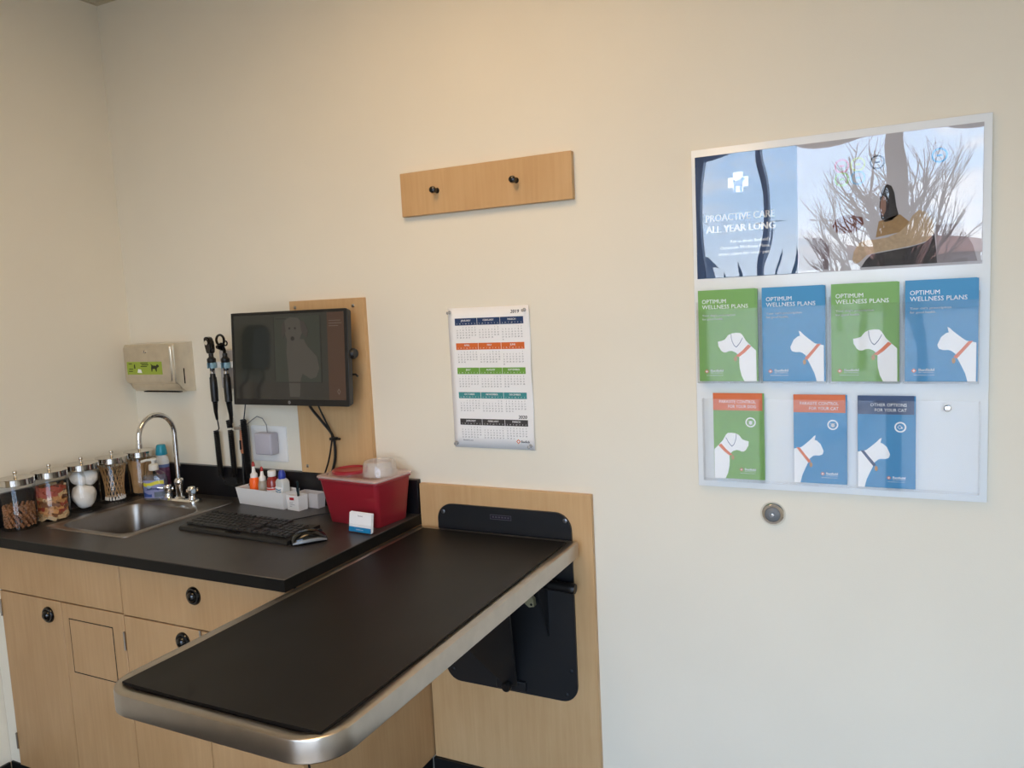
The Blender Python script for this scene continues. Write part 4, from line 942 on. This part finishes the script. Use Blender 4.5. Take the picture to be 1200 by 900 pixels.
def tagoval(cx, cz, rx, rz): return [(cx+rx*math.cos(R(a)), cz+rz*math.sin(R(a))) for a in range(0, 360, 30)]
def brochure(kind, loc, w, h, label, group, depth=.012, rot=(0, 0, 0), pages=True):
    t = thing('brochure', label, 'brochure', loc, rot, group)
    base = M_GREEN if 'dog' in kind else M_BLUE
    MB().box(-w/2, w/2, -.0012, 0, 0, h).build('cover', base, t)
    if pages: MB().box(-w/2+.001, w/2+.0035, .0004, depth, -.0, h-.001).build('inside_pages', base, t)
    Y = -.0016
    low = kind.startswith('low')
    def M(pts, flip, zs=1, z0=0, xs=1, xo=0): return [((-1 if flip else 1)*((x*xs+xo)-.5)*w, z*zs*h+z0) for x, z in pts]
    kw = dict(zs=1.02, xs=1.08, xo=-.08) if low else {}
    fl = low
    if 'dog' in kind:
        MB().flat(M(DOG, fl, **kw), Y).build('dog_silhouette', M_PRWHITE, t, 0); MB().flat(M(DEAR, fl, **kw), Y-.0003).build('ear_line', M_NAVY, t, 0)
        c_ = MB().flat(M(DCOL, fl, **kw), Y-.0003); c_.use(M_TAG).flat(M(tagoval(.64, .245, .028, .026), fl, **kw), Y-.0006); c_.mats = [M_ORANGE, M_TAG]
    else:
        MB().flat(M(CAT, fl, **kw), Y).build('cat_silhouette', M_PRWHITE, t, 0)
        c_ = MB().flat(M(CCOL, fl, **kw), Y-.0003); c_.use(M_TAG).flat(M(tagoval(.69, .205, .026, .028), fl, **kw), Y-.0006); c_.mats = [M_NAVY if 'other' in kind else M_ORANGE, M_TAG]
    for i, f in enumerate(c_.bm.faces): f.material_index = i
    c_.build('collar', M_ORANGE, t, 0)
    l = MB()
    if not low:
        text(l, 'OPTIMUM', -w*.43, h*.855, h*.046, Y, width=w*.42); text(l, 'WELLNESS PLANS', -w*.43, h*.795, h*.046, Y, width=w*.80)
        l.build('lettering', M_PRWHITE, t, 0); l = MB()
        text(l, "Your %s's prescription" % ('dog' if 'dog' in kind else 'cat'), -w*.43, h*.715, h*.022, Y, width=w*.58, fat=.0002); text(l, 'for good health.', -w*.43, h*.675, h*.022, Y, width=w*.37, fat=.0002)
        l.build('lettering', M_PRWHITE, t, 0); l = MB()
        text(l, 'Banfield', -w*.30, h*.105, h*.026, Y, width=w*.22, fat=.0004); text(l, 'PET HOSPITAL', -w*.30, h*.085, h*.012, Y, width=w*.22); text(l, 'BANFIELD.COM', -w*.37, h*.060, h*.009, Y, width=w*.29)
        emblem((0, 0, 0), t, -w*.37, h*.108, h*.024, Y)
    else:
        hb = MB().box(-w/2, w/2, -.0020, -.0013, h*.80, h).build('header_band', M_NAVY if 'other' in kind else M_ORANGE, t)
        a, b_ = (('OTHER OPTIONS', 'FOR YOUR CAT') if 'other' in kind else ('PARASITE CONTROL', 'FOR YOUR DOG' if 'dog' in kind else 'FOR YOUR CAT'))
        text(l, a, w*.37, h*.885, h*.036, -.0024, 'R', width=w*(.64 if 'other' in kind else .74)); text(l, b_, w*.37, h*.83, h*.036, -.0024, 'R', width=w*.56)
        l.build('lettering', M_PRWHITE, t, 0); l = MB()
        ring(l, w*.26, h*.665, w*.105, w*.02, Y); ring(l, w*.26, h*.665, w*.085, w*.008, Y)
        if 'other' in kind:
            ring(l, w*.25, h*.665, w*.045, w*.012, Y, 4); l.flat([(w*.27, h*.65), (w*.30, h*.65), (w*.30, h*.665), (w*.27, h*.665)], Y-.0003)
        else:
            l.flat([(w*.26+w*.03*math.cos(R(a_)), h*.66+w*.045*math.sin(R(a_))) for a_ in range(0, 360, 30)], Y)
            for s in (-1, 1):
                for k in (-1, 0, 1): l.flat([(w*.26, h*.66+k*w*.02), (w*.26+s*w*.05, h*.66+k*w*.035), (w*.26+s*w*.05, h*.66+k*w*.035+w*.008), (w*.26, h*.66+k*w*.02+w*.008)], Y)
        l.build('round_icon', M_PRWHITE, t, 0); l = MB()
        text(l, 'Banfield', w*.13, h*.105, h*.026, Y, width=w*.22, fat=.0004); text(l, 'PET HOSPITAL', w*.13, h*.088, h*.010, Y, width=w*.22); text(l, 'BANFIELD.COM', w*.04, h*.066, h*.008, Y, width=w*.30)
        emblem((0, 0, 0), t, w*.06, h*.112, h*.022, Y)
    l.build('lettering', M_PRWHITE, t, 0)
    return t
R1 = [('dog', 2.3195, 'green dog brochure with white lettering, leftmost in the upper pocket row'), ('cat', 2.481, 'blue cat brochure second from left in the upper pocket row, between two green ones'),
      ('dog', 2.6445, 'green dog brochure third from left in the upper pocket row, between two blue ones'), ('cat', 2.8065, 'blue cat brochure at the right end of the upper pocket row')]
for k, x, lab in R1: brochure(k, (x, -.030, 1.3445), .1465, .2385, lab, 'brochures in the upper pocket row')
R2 = [('lowdog', 2.3415, 1.0835, .126, .229, 0, 'narrow green dog leaflet with orange header, leftmost in the lower pocket'), ('lowcat', 2.5415, 1.0835, .122, .227, 0, 'narrow blue cat leaflet with orange header, middle one in the lower pocket'),
      ('lowother_cat', 2.692, 1.0815, .124, .2275, 0, 'narrow blue cat leaflet with dark navy header, right one in the lower pocket')]
for k, x, z, w, h, r, lab in R2: brochure(k, (x, -.024, z), w, h, lab, 'leaflets in the lower pocket', depth=.006, rot=(0, R(r), 0))
for x in (2.3195, 2.481, 2.6445, 2.8065):
    p = MB(O); p.box(x-.0785, x+.0785, -.0352, -.0336, 1.3395, 1.533); p.box(x-.0785, x-.0770, -.0334, YB-.0002, 1.3395, 1.553); p.box(x+.0775, x+.0785, -.0334, YB-.0002, 1.3395, 1.553); p.box(x-.0768, x+.0772, -.0334, YB-.0002, 1.3395, 1.3425)
    p.build('pocket', M_POCKET, db)
p = MB(O); p.box(2.250, 2.890, -.0295, -.0278, 1.076, 1.297); p.box(2.250, 2.252, -.0276, YB-.0002, 1.076, 1.297); p.box(2.888, 2.890, -.0276, YB-.0002, 1.076, 1.297); p.box(2.2522, 2.8878, -.0276, YB-.0002, 1.076, 1.0795)
p.build('long_pocket', M_POCKET, db)
MB(O).lathe((2.823, -.0295, 1.281), [(.0075, 0), (.008, .0015), (.006, .004), (0, .005)], 18, (0, -1, 0)).build('pocket_screw', M_CHROME, db)

# ================================================================= SEEN ONLY AS REFLECTIONS
wd = thing('wall_device', 'black rounded wall device with two dangling cords, seen reflected in the monitor', 'wall device', (0, -.86, 1.41))
O = (0, -.86, 1.41)
MB(O).loops([[(x, p[0], p[1]) for p in rrect(-.925+i, -.80-i, 1.41+i, 1.62-i, (.02, .02, .06, .045), 6)] for x, i in ((0, 0), (.05, 0), (.06, .008))], cap1=True).build('body', M_BLKP, wd)
MB(O).tube([(.03, -.90, 1.412), (.03, -.905, 1.37), (.02, -.885, 1.33), (.02, -.89, 1.22)], .008, 8).build('cord', M_BLKP, wd)
MB(O).tube([(.03, -.81, 1.412), (.03, -.80, 1.36), (.02, -.775, 1.33), (.02, -.79, 1.20)], .007, 8).build('cord', M_BLKP, wd)

G_ = struct(MB().box(-60, 65, -130, RY-.12, -.32, -.12).build('ground_1', mat('pale_concrete', '6e6c69', .85, var=.15, vscale=.6)))
M_BARK = mat('bark', '3a2e28', .9, var=.2, vscale=8)
def bare_tree(label, x, y, H, seed, spread=.55, grp='bare trees outside the window'):
    r = random.Random(seed); b = MB((x, y, -.12))
    def grow(p, d, L, rad, lev):
        n = 4; P_ = [p.copy()]; q = p.copy(); dd = d.copy()
        for i in range(n):
            dd = (dd+Vector((r.uniform(-.12, .12), r.uniform(-.12, .12), r.uniform(-.03, .10)))).normalized(); q = q+dd*L/n; P_.append(q.copy())
        b.tube(P_, lambda t: rad*(1-.55*t), 5 if lev else 8)
        if lev >= 4: return
        for k in range(4 if lev < 3 else 3):
            t = r.uniform(.35, 1); i = min(int(t*n), n); ang = r.uniform(0, 6.283); s = spread*r.uniform(.7, 1.3)
            nd = (dd+Vector((math.cos(ang)*s, math.sin(ang)*s, r.uniform(.0, .35)))).normalized()
            grow(P_[i], nd, L*r.uniform(.55, .78), rad*.5, lev+1)
    grow(Vector((x, y, -.12)), Vector((0, 0, 1)), H*.34, H*.014, 0)
    o = b.build('bare_tree', M_BARK); o.location = (x, y, -.12); return tag(o, label, 'tree', grp)
bare_tree('tall bare tree nearest the window, reflected in the right half of the poster', 2.5, -9.5, 6.0, 5)
bare_tree('bare tree reflected near the middle of the poster, behind the nearest one', 2.05, -15, 6.5, 9)
bare_tree('slim bare tree reflected right of the grey mullion in the poster', 3.05, -12, 6.2, 12)
bare_tree('small distant bare tree reflected in the blue part of the poster', .7, -30, 6.5, 21)
M_FIR = mat('fir', '2b3a30', .95, var=.3, vscale=2)
rf = random.Random(4)
def fir(x, y, H):
    b = MB((x, y, -.12)); b.cyl((x, y, -.12), (x, y, H*.15), H*.02, seg=6)
    for k in range(7):
        z0 = H*(.10+.125*k); rr = H*.16*(1-k/7.4); n = 11
        b.lathe((x, y, z0), [(rr*(.86+.14*(k % 2)), 0), (rr*.35, H*.13), (0.0, H*.20)], n, cap0=True)
    o = b.build('fir_tree', M_FIR); o.location = (x, y, -.12); return o
for i in range(22):
    x = -16+i*2.1+rf.uniform(-.15, .15)
    tag(fir(x, -74+(i%2)*4+rf.uniform(-1, 1), rf.choice((2.2, 2.8, 3.4, 4.2, 5.2))), 'dark fir in the tree line far across the car park', 'tree', 'firs in the far tree line')
def lamp_post(label, x, y, H):
    t = thing('lamp_post', label, 'lamp post', (x, y, -.12), group='car park lamp posts'); O = (x, y, -.12)
    MB(O).cyl((x, y, -.12), (x, y, H), .07, .05, 10).build('pole', M_ALU, t); MB(O).tube([(x-.6, y, H), (x, y, H+.03), (x+.6, y, H)], .035, 6).build('arm', M_ALU, t)
    for s in (-1, 1): MB(O).box(x+s*.6-.2, x+s*.6+.2, y-.12, y+.12, H-.03, H+.04, .01).build('lamp_head', M_ALU, t)
lamp_post('car park lamp post reflected left of the thin mullion in the poster', -3.6, -40, 4.6)
lamp_post('car park lamp post reflected right of the thin mullion in the poster', -.6, -44, 4.9)
def house(label, x0, x1, y, zw, zr, roofc, wallc):
    t = thing('house', label, 'house', ((x0+x1)/2, y, -.12)); O = ((x0+x1)/2, y, -.12)
    MB(O).box(x0, x1, y-7, y, -.12, zw).build('walls', mat('house_wall_'+wallc, wallc, .8), t)
    MB(O).prism([(y+.5, zw), (y-7.5, zw), (y-3.5, zr)], x0-.5, x1+.5, 'x').build('roof', mat('house_roof_'+roofc, roofc, .8), t)
    for k in range(3):
        xx = x0+(x1-x0)*(.2+.3*k); MB(O).box(xx-.5, xx+.5, y, y+.06, zw-1.7, zw-.6).build('window', M_BLKG, t)
house('brown-roofed low house across the car park', 0.6, 7.0, -52, 2.5, 3.9, '7a4334', '8d827c')
house('grey building behind the car park at the right', 9, 21, -60, 2.9, 4.0, '5f6166', '9a9696')
house('dark roofed building across the car park at the left', -24, -11.5, -60, 2.6, 3.7, '454a52', '7d7f82')
